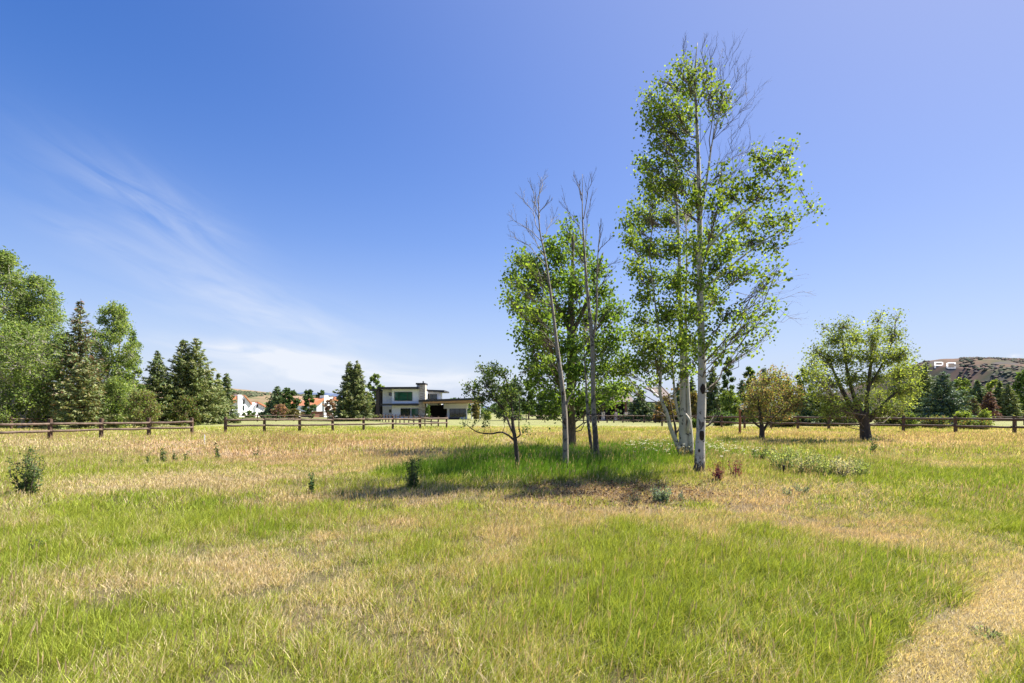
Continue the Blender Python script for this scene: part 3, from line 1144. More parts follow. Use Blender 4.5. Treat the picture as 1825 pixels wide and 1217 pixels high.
top = [(1250, 112, 14, 10), (1208, 118, 22, 14), (1232, 135, 26, 22), (1260, 130, 16, 16), (1180, 145, 20, 16), (1152, 178, 18, 24), (1165, 200, 26, 26),
       (1200, 185, 30, 28), (1180, 225, 32, 26), (1150, 215, 16, 18), (1285, 168, 20, 22), (1275, 195, 22, 18), (1298, 182, 12, 12), (1215, 230, 30, 24), (1262, 170, 16, 20),
       (1195, 255, 26, 22), (1160, 300, 24, 18), (1178, 320, 28, 20), (1225, 290, 16, 16, 0, 0.6),
       (1232, 160, 24, 24), (1225, 205, 26, 22), (1205, 160, 22, 22)]
top += [(1190, 290, 22, 22), (1215, 265, 22, 24), (1205, 320, 22, 24), (1180, 345, 26, 16), (1145, 285, 14, 12), (1150, 325, 16, 12), (1235, 330, 20, 24), (1222, 108, 8, 8), (1170, 250, 22, 18)]
t.clumps(top, 0.72, 0.031, GREENS_ASPEN, 0.5, per=12, spread=0.12, fill=0.4)
right = [(1410, 258, 10, 10, -1.1), (1345, 275, 18, 14, -1), (1385, 275, 24, 18, -1), (1362, 300, 26, 20, -.9), (1400, 305, 18, 18, -1), (1330, 330, 24, 20, -.8), (1285, 310, 24, 16, -.4),
         (1300, 345, 34, 22, -.5), (1350, 350, 32, 22, -.8), (1395, 345, 22, 16, -.9), (1425, 335, 12, 10, .5), (1440, 365, 16, 12, .5), (1452, 382, 9, 9, .5), (1405, 385, 34, 14, .4),
         (1370, 395, 36, 20), (1320, 390, 36, 24), (1400, 410, 16, 12), (1280, 360, 26, 22), (1340, 430, 40, 24), (1380, 440, 24, 20), (1300, 440, 34, 26), (1385, 480, 18, 16), (1365, 500, 14, 16),
         (1335, 480, 30, 22), (1300, 490, 32, 22), (1270, 420, 30, 26), (1275, 470, 26, 26), (1375, 545, 20, 14), (1355, 575, 18, 10), (1340, 560, 26, 14), (1300, 555, 34, 18),
         (1310, 595, 26, 12), (1330, 615, 24, 9), (1285, 620, 22, 12), (1345, 612, 10, 8), (1375, 585, 14, 12), (1275, 530, 26, 24), (1270, 590, 18, 14),
         (1240, 350, 22, 26, -.5), (1235, 430, 24, 28, -.5), (1240, 500, 24, 26, -.6), (1242, 560, 20, 20, -.5), (1262, 610, 22, 16, -.5), (1228, 600, 20, 18, -.5), (1288, 640, 18, 10, -.4), (1232, 640, 14, 10, -.4)]
t.clumps(right, 0.62, 0.034, GREENS_ASPEN, 0.7, per=9, spread=0.13, fill=0.6)
for (a, b) in (((1246, 330), (1325, 150)), ((1245, 300), (1310, 90)), ((1248, 360), (1335, 215)), ((1270, 250), (1318, 130)), ((1243, 200), (1262, 72)), ((1247, 400), (1340, 250)),
               ((1241, 200), (1225, 78)), ((1275, 230), (1328, 165)), ((1247, 380), (1320, 290)), ((1242, 190), (1275, 85)), ((1270, 250), (1335, 190)), ((1262, 300), (1340, 270)), ((1255, 340), (1330, 310)), ((1265, 270), (1300, 110))):
    dead_spray(t.bb, P(*a, 12.3), P(*b, 12.2 + rng.normal() * 0.5), 0.010, 9, 2, 0.5, 0.09)
for (a, b) in (((1300, 560), (1455, 527)), ((1300, 545), (1425, 490)), ((1310, 520), (1415, 570)), ((1340, 590), (1425, 560)), ((1350, 470), (1430, 425))):
    dead_spray(t.bb, P(*a, 12.6), P(*b, 12.9), 0.008, 5, 2, 0.6, 0.06, upb=0.1)
t.scars = [(1252.5, 693, 4.5, 9, 12.39), (1251, 776, 4.5, 9, 12.385), (1246, 803, 2, 3, 12.39), (1241, 849, 7, 6, 12.37), (1255, 664, 3, 2.5, 12.42)]
t.done(M['aspen'])

# E: the many stemmed aspen left of it
t = Tree('aspen_tree', 'aspen with several forked white stems, left of the tallest aspen', 'tree', 1219, 820, 16.6, 'aspens in the meadow group')
t.stem([(1219, 828), (1218, 770), (1217, 700), (1216, 620), (1212, 540), (1210, 440), (1205, 340), (1200, 250)],
       [0.17, 0.145, 0.095, 0.08, 0.066, 0.05, 0.035, 0.012], 12, 0.1)
t.stem([(1228, 825, -.1), (1231, 790, -.1), (1228, 740, -.1), (1224, 660), (1222, 560), (1224, 460), (1222, 380)], [0.105, 0.095, 0.07, 0.055, 0.045, 0.03, 0.012], 10)
t.stem([(1216, 815), (1206, 790, -.1), (1195, 762, -.2), (1188, 735, -.3), (1178, 710, -.3), (1176, 690, -.3), (1178, 640, -.3), (1170, 560, -.3), (1160, 480, -.3)],
       [0.09, 0.075, 0.065, 0.058, 0.052, 0.05, 0.042, 0.03, 0.01], 9)
t.stem([(1216, 760), (1208, 735), (1203, 705), (1200, 670), (1196, 600), (1190, 540)], [0.05, 0.045, 0.04, 0.034, 0.026, 0.01], 8)
t.stem([(1232, 775), (1226, 765, -.2), (1229, 750, -.3), (1222, 738, -.2)], [0.06, 0.055, 0.045, 0.04], 8)
lst = [(1145, 290, 18, 16), (1165, 335, 26, 22), (1200, 330, 28, 26), (1130, 372, 20, 14), (1118, 395, 18, 18), (1150, 390, 32, 24), (1190, 385, 34, 26), (1225, 375, 26, 26),
       (1120, 425, 18, 22), (1150, 440, 34, 28), (1195, 440, 36, 30), (1130, 470, 20, 20), (1160, 495, 34, 26), (1205, 500, 36, 30), (1150, 530, 26, 22), (1190, 560, 40, 30),
       (1235, 555, 28, 28), (1145, 570, 26, 20), (1165, 610, 38, 28), (1215, 610, 34, 26), (1130, 600, 22, 20), (1140, 645, 34, 22), (1185, 655, 36, 20), (1110, 655, 26, 16),
       (1245, 620, 22, 18), (1225, 660, 22, 14), (1160, 680, 24, 10), (1250, 450, 26, 30), (1260, 510, 22, 30), (1120, 690, 30, 12), (1095, 660, 16, 14)]
t.clumps(lst, 1.1, 0.040, GREENS_ASPEN, 0.9, per=12, spread=0.15)
t.done(M['aspen'])

# B: the broad cottonwood with the thick brown trunk
t = Tree('cottonwood_tree', 'leafy cottonwood with thick dark brown trunk behind the slim white stems', 'tree', 1018, 800, 21.5)
t.stem([(1018, 806), (1018, 770), (1017, 700), (1018, 620), (1017, 560), (1020, 480), (1022, 420)], [0.24, 0.20, 0.19, 0.18, 0.14, 0.08, 0.03], 14, 0.15)
t.stem([(1017, 600), (1045, 540), (1065, 480), (1075, 450)], [0.10, 0.08, 0.05, 0.02], 8)
t.stem([(1017, 590), (990, 540), (975, 500), (960, 460)], [0.10, 0.08, 0.05, 0.02], 8)
t.stem([(1018, 640), (1060, 590), (1090, 560)], [0.08, 0.05, 0.02], 7)
lst = [(1012, 400, 12, 14), (1018, 425, 22, 22), (985, 440, 18, 20), (1000, 455, 28, 26), (1035, 450, 26, 24), (1060, 480, 26, 24), (925, 460, 22, 18), (950, 470, 24, 24),
       (915, 495, 22, 20), (945, 510, 30, 26), (985, 500, 34, 30), (1025, 505, 34, 30), (1070, 520, 26, 28), (905, 530, 12, 14), (925, 545, 26, 22), (960, 555, 34, 30), (1005, 560, 38, 30),
       (1050, 565, 34, 30), (1085, 555, 26, 26), (1110, 550, 16, 22), (935, 590, 24, 22), (970, 605, 34, 28), (1015, 615, 36, 28), (1060, 615, 34, 28), (1100, 600, 26, 26),
       (945, 635, 24, 20), (985, 655, 36, 24), (1030, 660, 34, 26), (1075, 655, 34, 24), (1110, 640, 22, 20), (960, 680, 24, 18), (995, 700, 30, 20), (1035, 705, 28, 20),
       (1085, 695, 34, 18), (1060, 725, 12, 10), (975, 725, 24, 16), (1000, 735, 20, 12), (1110, 690, 16, 16), (945, 655, 22, 22), (1080, 715, 30, 12)]
t.clumps(lst, 1.08, 0.058, GREENS_COTTON + [(0.14, 0.23, 0.04)], 1.4, per=12, spread=0.22, twig_r=0.008, limb_r=0.022)
t.done(M['brown_bark'])

# A: slim aspen with bleached bare top
t = Tree('aspen_tree', 'slim leaning white aspen with bleached bare branches at its top', 'tree', 1007, 848, 12.7, 'aspens in the meadow group')
qa = t.stem([(1007, 855), (1008, 800), (1006, 730), (1001, 680), (993, 620), (986, 560), (978, 500), (970, 450), (962, 410), (960, 360), (965, 315)],
            [0.088, 0.075, 0.066, 0.056, 0.045, 0.037, 0.030, 0.023, 0.016, 0.011, 0.004], 10, 0.1)
t.stem([(1007, 735), (1012, 715), (1022, 695)], [0.03, 0.022, 0.012], 6)
for (a, b) in (((963, 415), (935, 345)), ((965, 430), (905, 395)), ((960, 380), (985, 355)), ((966, 430), (990, 380)), ((961, 370), (968, 315)), ((975, 475), (905, 420)),
               ((962, 400), (945, 330)), ((972, 460), (935, 400)), ((980, 520), (940, 460)), ((961, 390), (950, 350)), ((985, 550), (930, 520)), ((990, 600), (950, 560)), ((985, 570), (1010, 530))):
    dead_spray(t.tb, P(*a, 12.7), P(*b, 12.7 + rng.normal() * 0.4), 0.011, 8, 2, 0.5, 0.06)
lst = [(925, 465, 18, 14), (950, 480, 20, 16), (915, 500, 14, 18), (905, 535, 12, 12), (930, 520, 20, 18), (945, 560, 20, 18), (960, 600, 18, 16), (975, 640, 18, 18)]
t.clumps(lst, 0.55, 0.030, GREENS_ASPEN, 0.4, per=9, spread=0.09)
t.scars = [(1008, 832, 5, 7, 12.6), (1006, 752, 2.5, 4, 12.62), (1003, 700, 2, 3, 12.63)]
t.done(M['aspen_slim'])

# C: dark stemmed aspen with bare top
t = Tree('aspen_tree', 'aspen with curved grey trunk and dark bare forked top, right of the cottonwood', 'tree', 1063, 826, 15.6, 'aspens in the meadow group')
t.stem([(1064, 832), (1062, 790), (1058, 730), (1057, 680), (1056, 620), (1051, 560), (1045, 500), (1041, 440), (1038, 380), (1038, 310)],
       [0.10, 0.085, 0.075, 0.07, 0.066, 0.056, 0.045, 0.03, 0.018, 0.005], 10, 0.1)
t.stem([(1056, 610), (1063, 560), (1064, 500), (1066, 450), (1070, 400)], [0.04, 0.034, 0.025, 0.016, 0.005], 7)
for (a, b) in (((1042, 440), (1002, 352)), ((1040, 390), (1055, 305)), ((1038, 350), (1022, 312)), ((1044, 440), (1052, 350)), ((1066, 450), (1090, 420)), ((1065, 480), (1105, 468)),
               ((1038, 370), (1030, 325)), ((1066, 440), (1072, 392)), ((1050, 540), (1012, 480)), ((1063, 520), (1090, 480)), ((1055, 600), (1085, 550)), ((1042, 470), (1020, 420))):
    dead_spray(t.bb, P(*a, 15.6), P(*b, 15.6 + rng.normal() * 0.4), 0.014, 7, 2, 0.45, 0.05)
lst = [(1075, 640, 20, 16), (1040, 600, 18, 18), (1085, 690, 30, 12), (1100, 700, 26, 10), (1065, 700, 22, 14), (1090, 620, 22, 18)]
t.clumps(lst, 0.4, 0.036, GREENS_ASPEN, 0.5, per=9, spread=0.10)
t.done(M['aspen_grey'])

# D: thin companion stem
t = Tree('aspen_tree', 'thin short grey aspen stem leaning left, between cottonwood and curved aspen', 'tree', 1056, 822, 16.4, 'aspens in the meadow group')
t.stem([(1057, 828), (1053, 790), (1049, 760), (1047, 735), (1046, 705), (1043, 660), (1040, 610)], [0.06, 0.055, 0.05, 0.042, 0.038, 0.025, 0.01], 8, 0.12)
t.clumps([(1040, 640, 16, 16), (1035, 600, 16, 18), (1050, 670, 14, 14)], 0.14, 0.036, GREENS_ASPEN, 0.3, per=9, spread=0.1)
t.done(M['aspen_grey'])

# apple tree in front
GREENS_APPLE = [(0.10, 0.165, 0.05), (0.14, 0.21, 0.055), (0.065, 0.115, 0.04), (0.2, 0.25, 0.08)]
t = Tree('apple_tree', 'small crooked dark-trunked apple tree with one long bare low branch to the left', 'tree', 925, 852, 12.5)
t.stem([(925, 858), (922, 820), (919, 790), (917, 775), (914, 755), (912, 730), (908, 700), (900, 670), (890, 655)], [0.065, 0.055, 0.052, 0.045, 0.04, 0.034, 0.026, 0.014, 0.006], 9, 0.2)
t.stem([(916, 784), (905, 775), (893, 770), (875, 773), (855, 771), (842, 765), (832, 757), (824, 752)], [0.026, 0.023, 0.02, 0.017, 0.014, 0.012, 0.008, 0.004], 6, 0.25)
t.stem([(917, 775), (908, 757, .2), (903, 745, .3), (890, 738, .5), (878, 730, .6), (862, 722, .8), (850, 700, .9)], [0.034, 0.028, 0.024, 0.02, 0.016, 0.01, 0.004], 7, 0.2)
t.stem([(912, 745), (898, 730, -.2), (885, 715, -.3), (870, 705, -.4), (850, 700, -.5), (833, 690, -.6)], [0.032, 0.026, 0.022, 0.016, 0.01, 0.004], 7, 0.2)
t.stem([(920, 780), (927, 775), (925, 762), (925, 745), (926, 720), (926, 695)], [0.022, 0.018, 0.015, 0.012, 0.009, 0.004], 6, 0.2)
t.stem([(912, 730), (895, 700, .3), (880, 680, .4), (872, 660, .4)], [0.022, 0.016, 0.01, 0.004], 6, 0.2)
for a, b in (((862, 771), (865, 738)), ((842, 764), (845, 750)), ((832, 757), (835, 748)), ((875, 773), (872, 750))):
    dead_spray(t.tb, P(*a, 12.5), P(*b, 12.5), 0.006, 4, 1, 0.7, 0.08)
lst = [(855, 655, 10, 10), (880, 655, 14, 16), (870, 680, 22, 20), (895, 665, 16, 14), (905, 690, 18, 20), (850, 690, 14, 12), (835, 690, 12, 8), (832, 698, 10, 8), (880, 700, 26, 18),
       (915, 705, 18, 22), (862, 712, 18, 12), (895, 722, 20, 14), (925, 690, 12, 18), (845, 705, 12, 10), (938, 765, 8, 10), (865, 755, 6, 5, 0, 1.5), (845, 757, 5, 4, 0, 1.5), (827, 755, 5, 4, 0, 1.5),
       (865, 740, 6, 5, 0, 1.5), (888, 740, 8, 5), (905, 735, 10, 10), (945, 655, 12, 8, 0), (868, 665, 12, 12), (925, 740, 5, 12)]
t.clumps(lst, 1.6, 0.029, GREENS_APPLE, 0.35, per=8, spread=0.06, twig_r=0.004, limb_r=0.010, shape=QUAD)
t.done(M['dark_bark'])

# crooked dead sapling behind the tall aspen
t = Tree('dead_sapling', 'crooked leafless reddish sapling just right of the tallest aspen trunk', 'sapling', 1250, 790, 15.0)
t.stem([(1250, 796), (1254, 768), (1262, 758), (1272, 750), (1280, 742), (1283, 732), (1278, 722)], [0.03, 0.026, 0.024, 0.02, 0.016, 0.012, 0.005], 6, 0.2)
t.stem([(1262, 758), (1270, 745, .2), (1276, 738, .3), (1281, 728, .3)], [0.02, 0.016, 0.012, 0.005], 5, 0.2)
dead_spray(t.tb, P(1280, 742, 15), P(1275, 718, 15), 0.008, 4, 1, 0.7)
t.done(M['dark_bark'])

# dark small shrub stems behind the many stemmed aspen
t = Tree('sapling', 'small dark forked sapling behind the forked white aspen stems', 'sapling', 1205, 785, 22)
t.stem([(1205, 790), (1204, 765), (1200, 745), (1196, 725), (1190, 700)], [0.06, 0.05, 0.04, 0.03, 0.01], 6, 0.2)
t.stem([(1205, 772), (1212, 760), (1215, 740), (1216, 715)], [0.035, 0.03, 0.02, 0.01], 6, 0.2)
t.clumps([(1185, 715, 14, 14), (1175, 728, 12, 10), (1208, 720, 12, 14), (1195, 700, 14, 12)], 0.22, 0.05, [(0.16, 0.12, 0.04), (0.10, 0.12, 0.035), (0.2, 0.12, 0.05)], 0.4, per=8, spread=0.12)
t.done(M['dark_bark'])

# crabapple
RUST = [(0.20, 0.23, 0.075), (0.18, 0.21, 0.065), (0.27, 0.21, 0.12), (0.14, 0.16, 0.055), (0.23, 0.15, 0.095)]
t = Tree('crabapple_tree', 'low rounded crabapple with rusty olive leaves standing between post and willow', 'tree', 1358, 784, 28.5)
t.stem([(1358, 790), (1358, 765), (1356, 745), (1352, 720), (1350, 700)], [0.16, 0.13, 0.08, 0.05, 0.02], 9, 0.2)
t.stem([(1360, 768), (1370, 752), (1385, 738), (1400, 722)], [0.08, 0.06, 0.045, 0.02], 8, 0.2)
t.stem([(1356, 762), (1345, 754), (1338, 742), (1325, 728)], [0.07, 0.05, 0.035, 0.02], 8, 0.2)
lst = [(1372, 672, 26, 12), (1350, 685, 28, 16), (1392, 688, 26, 16), (1342, 705, 22, 18), (1370, 705, 32, 20), (1405, 705, 26, 18), (1338, 722, 14, 14), (1350, 725, 28, 16), (1385, 725, 28, 16),
       (1415, 722, 20, 12), (1430, 720, 10, 10), (1340, 738, 14, 8), (1372, 740, 16, 8), (1400, 738, 14, 7), (1415, 690, 14, 14), (1385, 665, 18, 8), (1402, 668, 12, 8, 0, 0.5)]
t.clumps(lst, 2.0, 0.060, RUST, 0.9, per=14, spread=0.20, twig_r=0.008, limb_r=0.014, shape=QUAD)
for a, b in (((1380, 690), (1395, 655)), ((1360, 690), (1360, 655)), ((1395, 690), (1412, 662)), ((1375, 680), (1380, 652))):
    dead_spray(t.tb, P(*a, 28.5), P(*b, 28.5), 0.014, 5, 1, 0.5)
t.done(M['dark_bark'])

# willow
WILLOW = [(0.24, 0.30, 0.075), (0.18, 0.24, 0.065), (0.30, 0.36, 0.10), (0.13, 0.185, 0.055)]
t = Tree('willow_tree', 'broad willow with short stout trunk and yellow-green crown on the right', 'tree', 1543, 788, 27.5)
t.stem([(1543, 794), (1542, 765), (1540, 748), (1538, 735)], [0.29, 0.24, 0.25, 0.2], 16, 0.22)
t.stem([(1537, 752), (1524, 735), (1510, 712), (1496, 685), (1485, 660), (1475, 630)], [0.17, 0.14, 0.12, 0.09, 0.06, 0.02], 9, 0.2)
t.stem([(1540, 748), (1528, 725), (1520, 700), (1512, 670), (1505, 630), (1500, 590)], [0.17, 0.13, 0.10, 0.08, 0.05, 0.02], 9, 0.2)
t.stem([(1545, 748), (1544, 725), (1548, 690), (1552, 650), (1562, 610), (1565, 575)], [0.16, 0.12, 0.10, 0.075, 0.04, 0.015], 9, 0.2)
t.stem([(1548, 750), (1562, 732), (1575, 720), (1590, 705), (1605, 690)], [0.16, 0.13, 0.10, 0.07, 0.03], 9, 0.2)
t.stem([(1548, 690), (1572, 650), (1590, 610), (1597, 570)], [0.07, 0.05, 0.03, 0.01], 7, 0.2)
lst = [(1466, 582, 6, 12), (1598, 565, 8, 16), (1565, 570, 10, 16), (1504, 580, 22, 16), (1485, 605, 26, 20), (1520, 600, 22, 22), (1557, 600, 22, 22), (1590, 598, 20, 26), (1455, 625, 18, 14), (1475, 640, 26, 22),
       (1510, 635, 30, 24), (1550, 635, 32, 24), (1590, 635, 30, 24), (1612, 630, 14, 20), (1445, 645, 12, 16), (1450, 670, 20, 20), (1480, 680, 24, 20), (1520, 675, 30, 22), (1560, 675, 30, 20), (1600, 665, 30, 24),
       (1625, 660, 18, 20), (1455, 700, 22, 18), (1480, 712, 22, 16), (1570, 705, 26, 16), (1605, 700, 26, 18), (1628, 690, 14, 18), (1590, 725, 22, 12), (1470, 730, 22, 12), (1615, 715, 16, 12), (1530, 710, 22, 12),
       (1500, 725, 18, 10), (1565, 730, 18, 8), (1438, 662, 12, 12)]
t.clumps(lst, 2.2, 0.068, WILLOW, 1.3, per=14, spread=0.22, twig_r=0.008, limb_r=0.018, shape=DIA)
t.done(M['dark_bark'])

# ------------------------------------------------------------------ trees farther away
def conifer(label, px, top, hw, d, cols, name='spruce_tree', cat='tree', group=None, dens=1.0, bottom=0.4, lean=0.0, twin=False, bare=0.0, droop=0.25):
    b = P(px, HZ, d)
    H = (HZ - top) / F * d + CH
    R = hw / F * d * 1.38
    t = Tree(name, label, cat, px, HZ + CH * F / d, d, group)
    base = np.array(t.base)
    tops = [(base, H, R)]
    if twin:
        tops = [(base + [-0.16 * R, 0, 0], H * 0.985, R * 0.92), (base + [0.15 * R, 0.3, 0], H, R * 0.95)]
    for bs, h, r in tops:
        n = 14
        zz = np.linspace(0, h, n)
        pts = bs + np.stack([zz * lean + rng.normal(0, 0.02 * r, n), rng.normal(0, 0.02 * r, n), zz], 1)
        pts[0, 2] -= 0.3
        t.tb.tube(pts, np.linspace(0.03 * h * 0.55 + 0.03, 0.02, n), 7, cap=False)
        nw = int(np.clip(h * 3.2, 16, 44))
        sz = max(0.12, 0.0034 * d)
        for w in range(nw):
            f = (w + 0.5 * rng.random()) / nw
            z = bottom + (h - bottom) * f
            rad = r * (1 - f) ** 0.88 * (0.75 + 0.4 * rng.random()) + 0.08
            nb = int(6 + 6 * (1 - f))
            a0 = rng.random() * 6.28
            for k in range(nb):
                if rng.random() < 0.10:
                    continue
                a = a0 + k * 2 * math.pi / nb + rng.normal() * 0.25
                L = rad * (0.65 + 0.5 * rng.random())
                dv = np.array([math.cos(a), math.sin(a), 0])
                s = bs + np.array([z * lean, 0, z])
                dr = droop * (1 - f) - 0.35 * f
                ns = max(4, int(dens * 5.0 * L / sz))
                q = 0.15 + 0.85 * rng.random(ns)
                pos = s + dv * (L * q)[:, None] + np.array([0, 0, 1.0]) * (-dr * L * q + 0.18 * L * q ** 2)[:, None]
                side = np.array([-dv[1], dv[0], 0])
                off = rng.normal(size=ns) * 0.20 * L * (1.15 - q)
                pos = pos + side * off[:, None] + rng.normal(size=(ns, 3)) * 0.04
                pos[:, 2] -= np.abs(rng.normal(size=ns)) * sz * 0.45
                ax = dv[None, :] * 0.9 + side[None, :] * np.sign(off)[:, None] * 0.5 + np.array([0, 0, -0.25])[None, :] + rng.normal(size=(ns, 3)) * 0.3
                ax /= np.linalg.norm(ax, axis=1)[:, None]
                tone = 0.75 + 0.5 * rng.random()
                if bare and f > 1 - bare and rng.random() < 0.35:
                    t.tb.tube(np.array([s, s + dv * L * 1.1 + [0, 0, 0.12 * L]]), [0.03, 0.01], 3, cap=False)
                    ns = max(2, ns // 3)
                    pos, ax = pos[:ns], ax[:ns]
                add_leaves(t.cb, pos, sz * (0.7 + 0.7 * rng.random(len(pos))), leaf_cols(len(pos), cols, 0.3) * tone, DIA, 0.3, ax, 0.55)
    return t.done(M['dark_bark'], M['needle'])


def decid(label, px, top, hw, d, cols, name='broadleaf_tree', group=None, bottom=0.12, n=24, leaves=5000, leaf=None, shape='oval', lean=0,
          barkm='brown_bark', gaps=1.0, stems=1, cat='tree'):
    H = (HZ - top) / F * d + CH
    R = hw / F * d
    t = Tree(name, label, cat, px, HZ + CH * F / d, d, group)
    base = np.array(t.base)
    for s_ in range(stems):
        off = (s_ - (stems - 1) / 2) * R * 0.35
        m_ = 9
        zz = np.linspace(0, H * 0.9, m_)
        pts = base + np.stack([off * (0.3 + 0.7 * zz / H) + zz * lean + rng.normal(0, 0.05 * R, m_), rng.normal(0, 0.06 * R, m_), zz], 1)
        pts[0, 2] -= 0.2
        q, r = resample(pts, np.linspace(0.018 * H + 0.04, 0.015, m_) / (1 if stems == 1 else 1.3), 3)
        t.tb.tube(q, r, 8, rough=0.12)
        t.stems.append(q)
    cl = []
    leaf = leaf or max(0.05, 0.0021 * d)
    per = leaves * 1.5 / n
    for i in range(n):
        f = (i + 0.5) / n
        z = H * (bottom + (1 - bottom) * f)
        if shape == 'oval':
            w = math.sin(math.pi * min(0.98, (f * 0.86 + 0.14))) ** 0.6
        elif shape == 'column':
            w = math.sin(math.pi * min(0.97, (f * 0.7 + 0.3))) ** 0.5
        else:   # 'cone'
            w = (1.05 - f) ** 0.7
        a = i * 2.399 + rng.random()
        rr = R * w * 0.72 * (0.35 + 0.65 * rng.random() ** 0.5)
        cr = R * (0.26 + 0.20 * rng.random()) * (0.55 + 0.45 * w)
        x = base[0] + math.cos(a) * rr + z * lean
        y = base[1] + math.sin(a) * rr
        zc = min(z, H - cr * 0.9)
        cl.append((x, y, zc, cr * 1.1, cr * 1.1, cr * gaps, per * (0.5 + 0.7 * w)))
    cluster_crown(t.cb, t.tb, cl, np.concatenate(t.stems), leaf, cols, per=13, shape=QUAD, twig_r=0.012, limb_r=0.02,
                  spread=max(0.12, 0.05 * R), fill=0.5, var=0.3)
    return t.done(M[barkm])


G_ASP_FAR = [(0.17, 0.25, 0.065), (0.23, 0.31, 0.09), (0.115, 0.185, 0.05), (0.29, 0.36, 0.13)]
G_SPR = [(0.12, 0.17, 0.065), (0.18, 0.23, 0.085), (0.24, 0.27, 0.11), (0.25, 0.25, 0.12)]
G_SPR_DK = [(0.075, 0.12, 0.06), (0.115, 0.17, 0.075), (0.15, 0.20, 0.09)]
G_SPR_BL = [(0.11, 0.17, 0.135), (0.08, 0.125, 0.095), (0.16, 0.23, 0.18)]
G_BROWN = [(0.20, 0.11, 0.075), (0.26, 0.155, 0.11), (0.12, 0.10, 0.05)]
G_OLIVE = [(0.15, 0.15, 0.055), (0.19, 0.17, 0.075), (0.11, 0.12, 0.045), (0.18, 0.13, 0.07)]
G_MID = [(0.095, 0.16, 0.04), (0.13, 0.20, 0.05), (0.07, 0.12, 0.035)]
G_LIME = [(0.20, 0.27, 0.06), (0.26, 0.31, 0.08), (0.15, 0.21, 0.05)]
G_DEEP = [(0.06, 0.105, 0.04), (0.085, 0.14, 0.05), (0.05, 0.085, 0.035)]
G_PINK = [(0.34, 0.20, 0.18), (0.26, 0.15, 0.12), (0.20, 0.16, 0.08)]

LB = 'big aspens at the left edge'
decid('tallest leafy pale green aspen cut by the left edge of the photo', 0, 444, 74, 52, G_ASP_FAR, 'aspen_tree', LB, 0.06, 56, 22000, 0.115, 'oval', barkm='aspen_far', stems=3)
decid('large leafy aspen between the left-edge aspen and the browning spruce', 70, 490, 58, 54, G_ASP_FAR, 'aspen_tree', LB, 0.05, 50, 19000, 0.105, 'oval', barkm='aspen_far', stems=2)
decid('low leafy aspen filling in under the two big left aspens', 42, 575, 78, 48, G_ASP_FAR, 'aspen_tree', LB, 0.06, 40, 15000, 0.10, 'oval', barkm='aspen_far', stems=3)
conifer('tall spruce with browning ragged top behind the left fence', 143, 532, 44, 50, G_BROWN + G_SPR_DK + G_SPR, dens=0.95, bare=0.35, bottom=0.8, name='browning_spruce')
conifer('dark green spruce with amber tips directly under the browning ragged spruce', 150, 640, 44, 46, G_SPR + [(0.15, 0.12, 0.04)], bottom=0.4)
decid('aspen with visible white stem between browning spruce and dark spruces', 204, 538, 52, 54, G_ASP_FAR, 'aspen_tree', None, 0.05, 46, 15000, 0.10, 'oval', barkm='aspen_far', stems=2)
decid('narrow aspen leaning on the right side of the white stemmed aspen', 238, 590, 16, 56, G_MID, 'aspen_tree', None, 0.1, 16, 3000, 0.10, 'column', barkm='aspen_far')
decid('low rust tinted bushy tree under the aspen behind the left fence', 256, 694, 34, 47, G_OLIVE + G_ASP_FAR + [(0.24, 0.18, 0.12)], 'hawthorn_tree', None, 0.08, 20, 4600, 0.075, 'oval')
decid('grey green bushy undergrowth tree below the white stemmed aspen', 205, 672, 30, 48, G_ASP_FAR, 'hawthorn_tree', None, 0.05, 18, 5000, 0.08, 'oval')
conifer('dark bushy spruce, shorter one left of the twin-topped spruce', 281, 624, 36, 60, G_SPR_DK + G_SPR)
conifer('big twin-topped spruce, tallest of the spruce row left of the townhouses', 337, 601, 44, 62, G_SPR, twin=True, dens=1.1)
conifer('light green spruce leaning against the right side of the twin-topped spruce', 372, 659, 22, 64, G_SPR)
conifer('narrow spruce between two other slim spruces left of the townhouses', 389, 664, 18, 66, G_SPR)
conifer('rightmost slim dark spruce beside the first white townhouse', 404, 664, 18, 68, G_SPR_DK + G_SPR)
decid('yellow green shrub tree at the foot of the twin-topped spruce', 330, 705, 30, 56, G_OLIVE + G_MID, 'shrub', None, 0.05, 14, 3500, 0.09, 'oval', cat='shrub')
conifer('dark spruce behind the pink blossom tree between townhouses', 494, 688, 20, 118, G_SPR_DK, dens=0.9)
decid('rounded dark pine beside the dark spruce between townhouses', 514, 692, 20, 120, G_DEEP, 'pine_tree', None, 0.1, 16, 2600, None, 'oval')
decid('small pink blossom tree before the orange roofed townhouse', 499, 720, 14, 108, G_PINK, 'blossom_tree', None, 0.25, 12, 1400, 0.16, 'oval')
decid('green dark-leaved tree between the two orange roofed townhouses', 551, 694, 13, 116, G_DEEP, 'pine_tree', None, 0.05, 14, 2000, None, 'oval')
decid('dark round tree behind the white chimney townhouse', 573, 696, 14, 172, G_DEEP, 'pine_tree', None, 0.2, 12, 1500, None, 'oval')
decid('pale pink tree before the white chimney townhouse, left of the big spruce', 588, 711, 14, 104, G_PINK, 'blossom_tree', None, 0.15, 14, 1600, 0.15, 'oval')
decid('olive bush in front of the orange roofed townhouse', 524, 728, 16, 106, G_OLIVE, 'shrub', None, 0.05, 9, 900, 0.16, 'oval', cat='shrub')
decid('clipped green bush beside the first white townhouse', 444, 732, 13, 128, G_MID, 'shrub', None, 0.02, 9, 900, 0.18, 'oval', cat='shrub')
decid('small dark bush beside the second white townhouse', 469, 735, 8, 126, G_DEEP, 'shrub', None, 0.02, 7, 500, 0.18, 'oval', cat='shrub')
conifer('large full spruce left of the modern white house', 629, 642, 29, 84, G_SPR + [(0.12, 0.14, 0.07)], twin=True, dens=1.15)
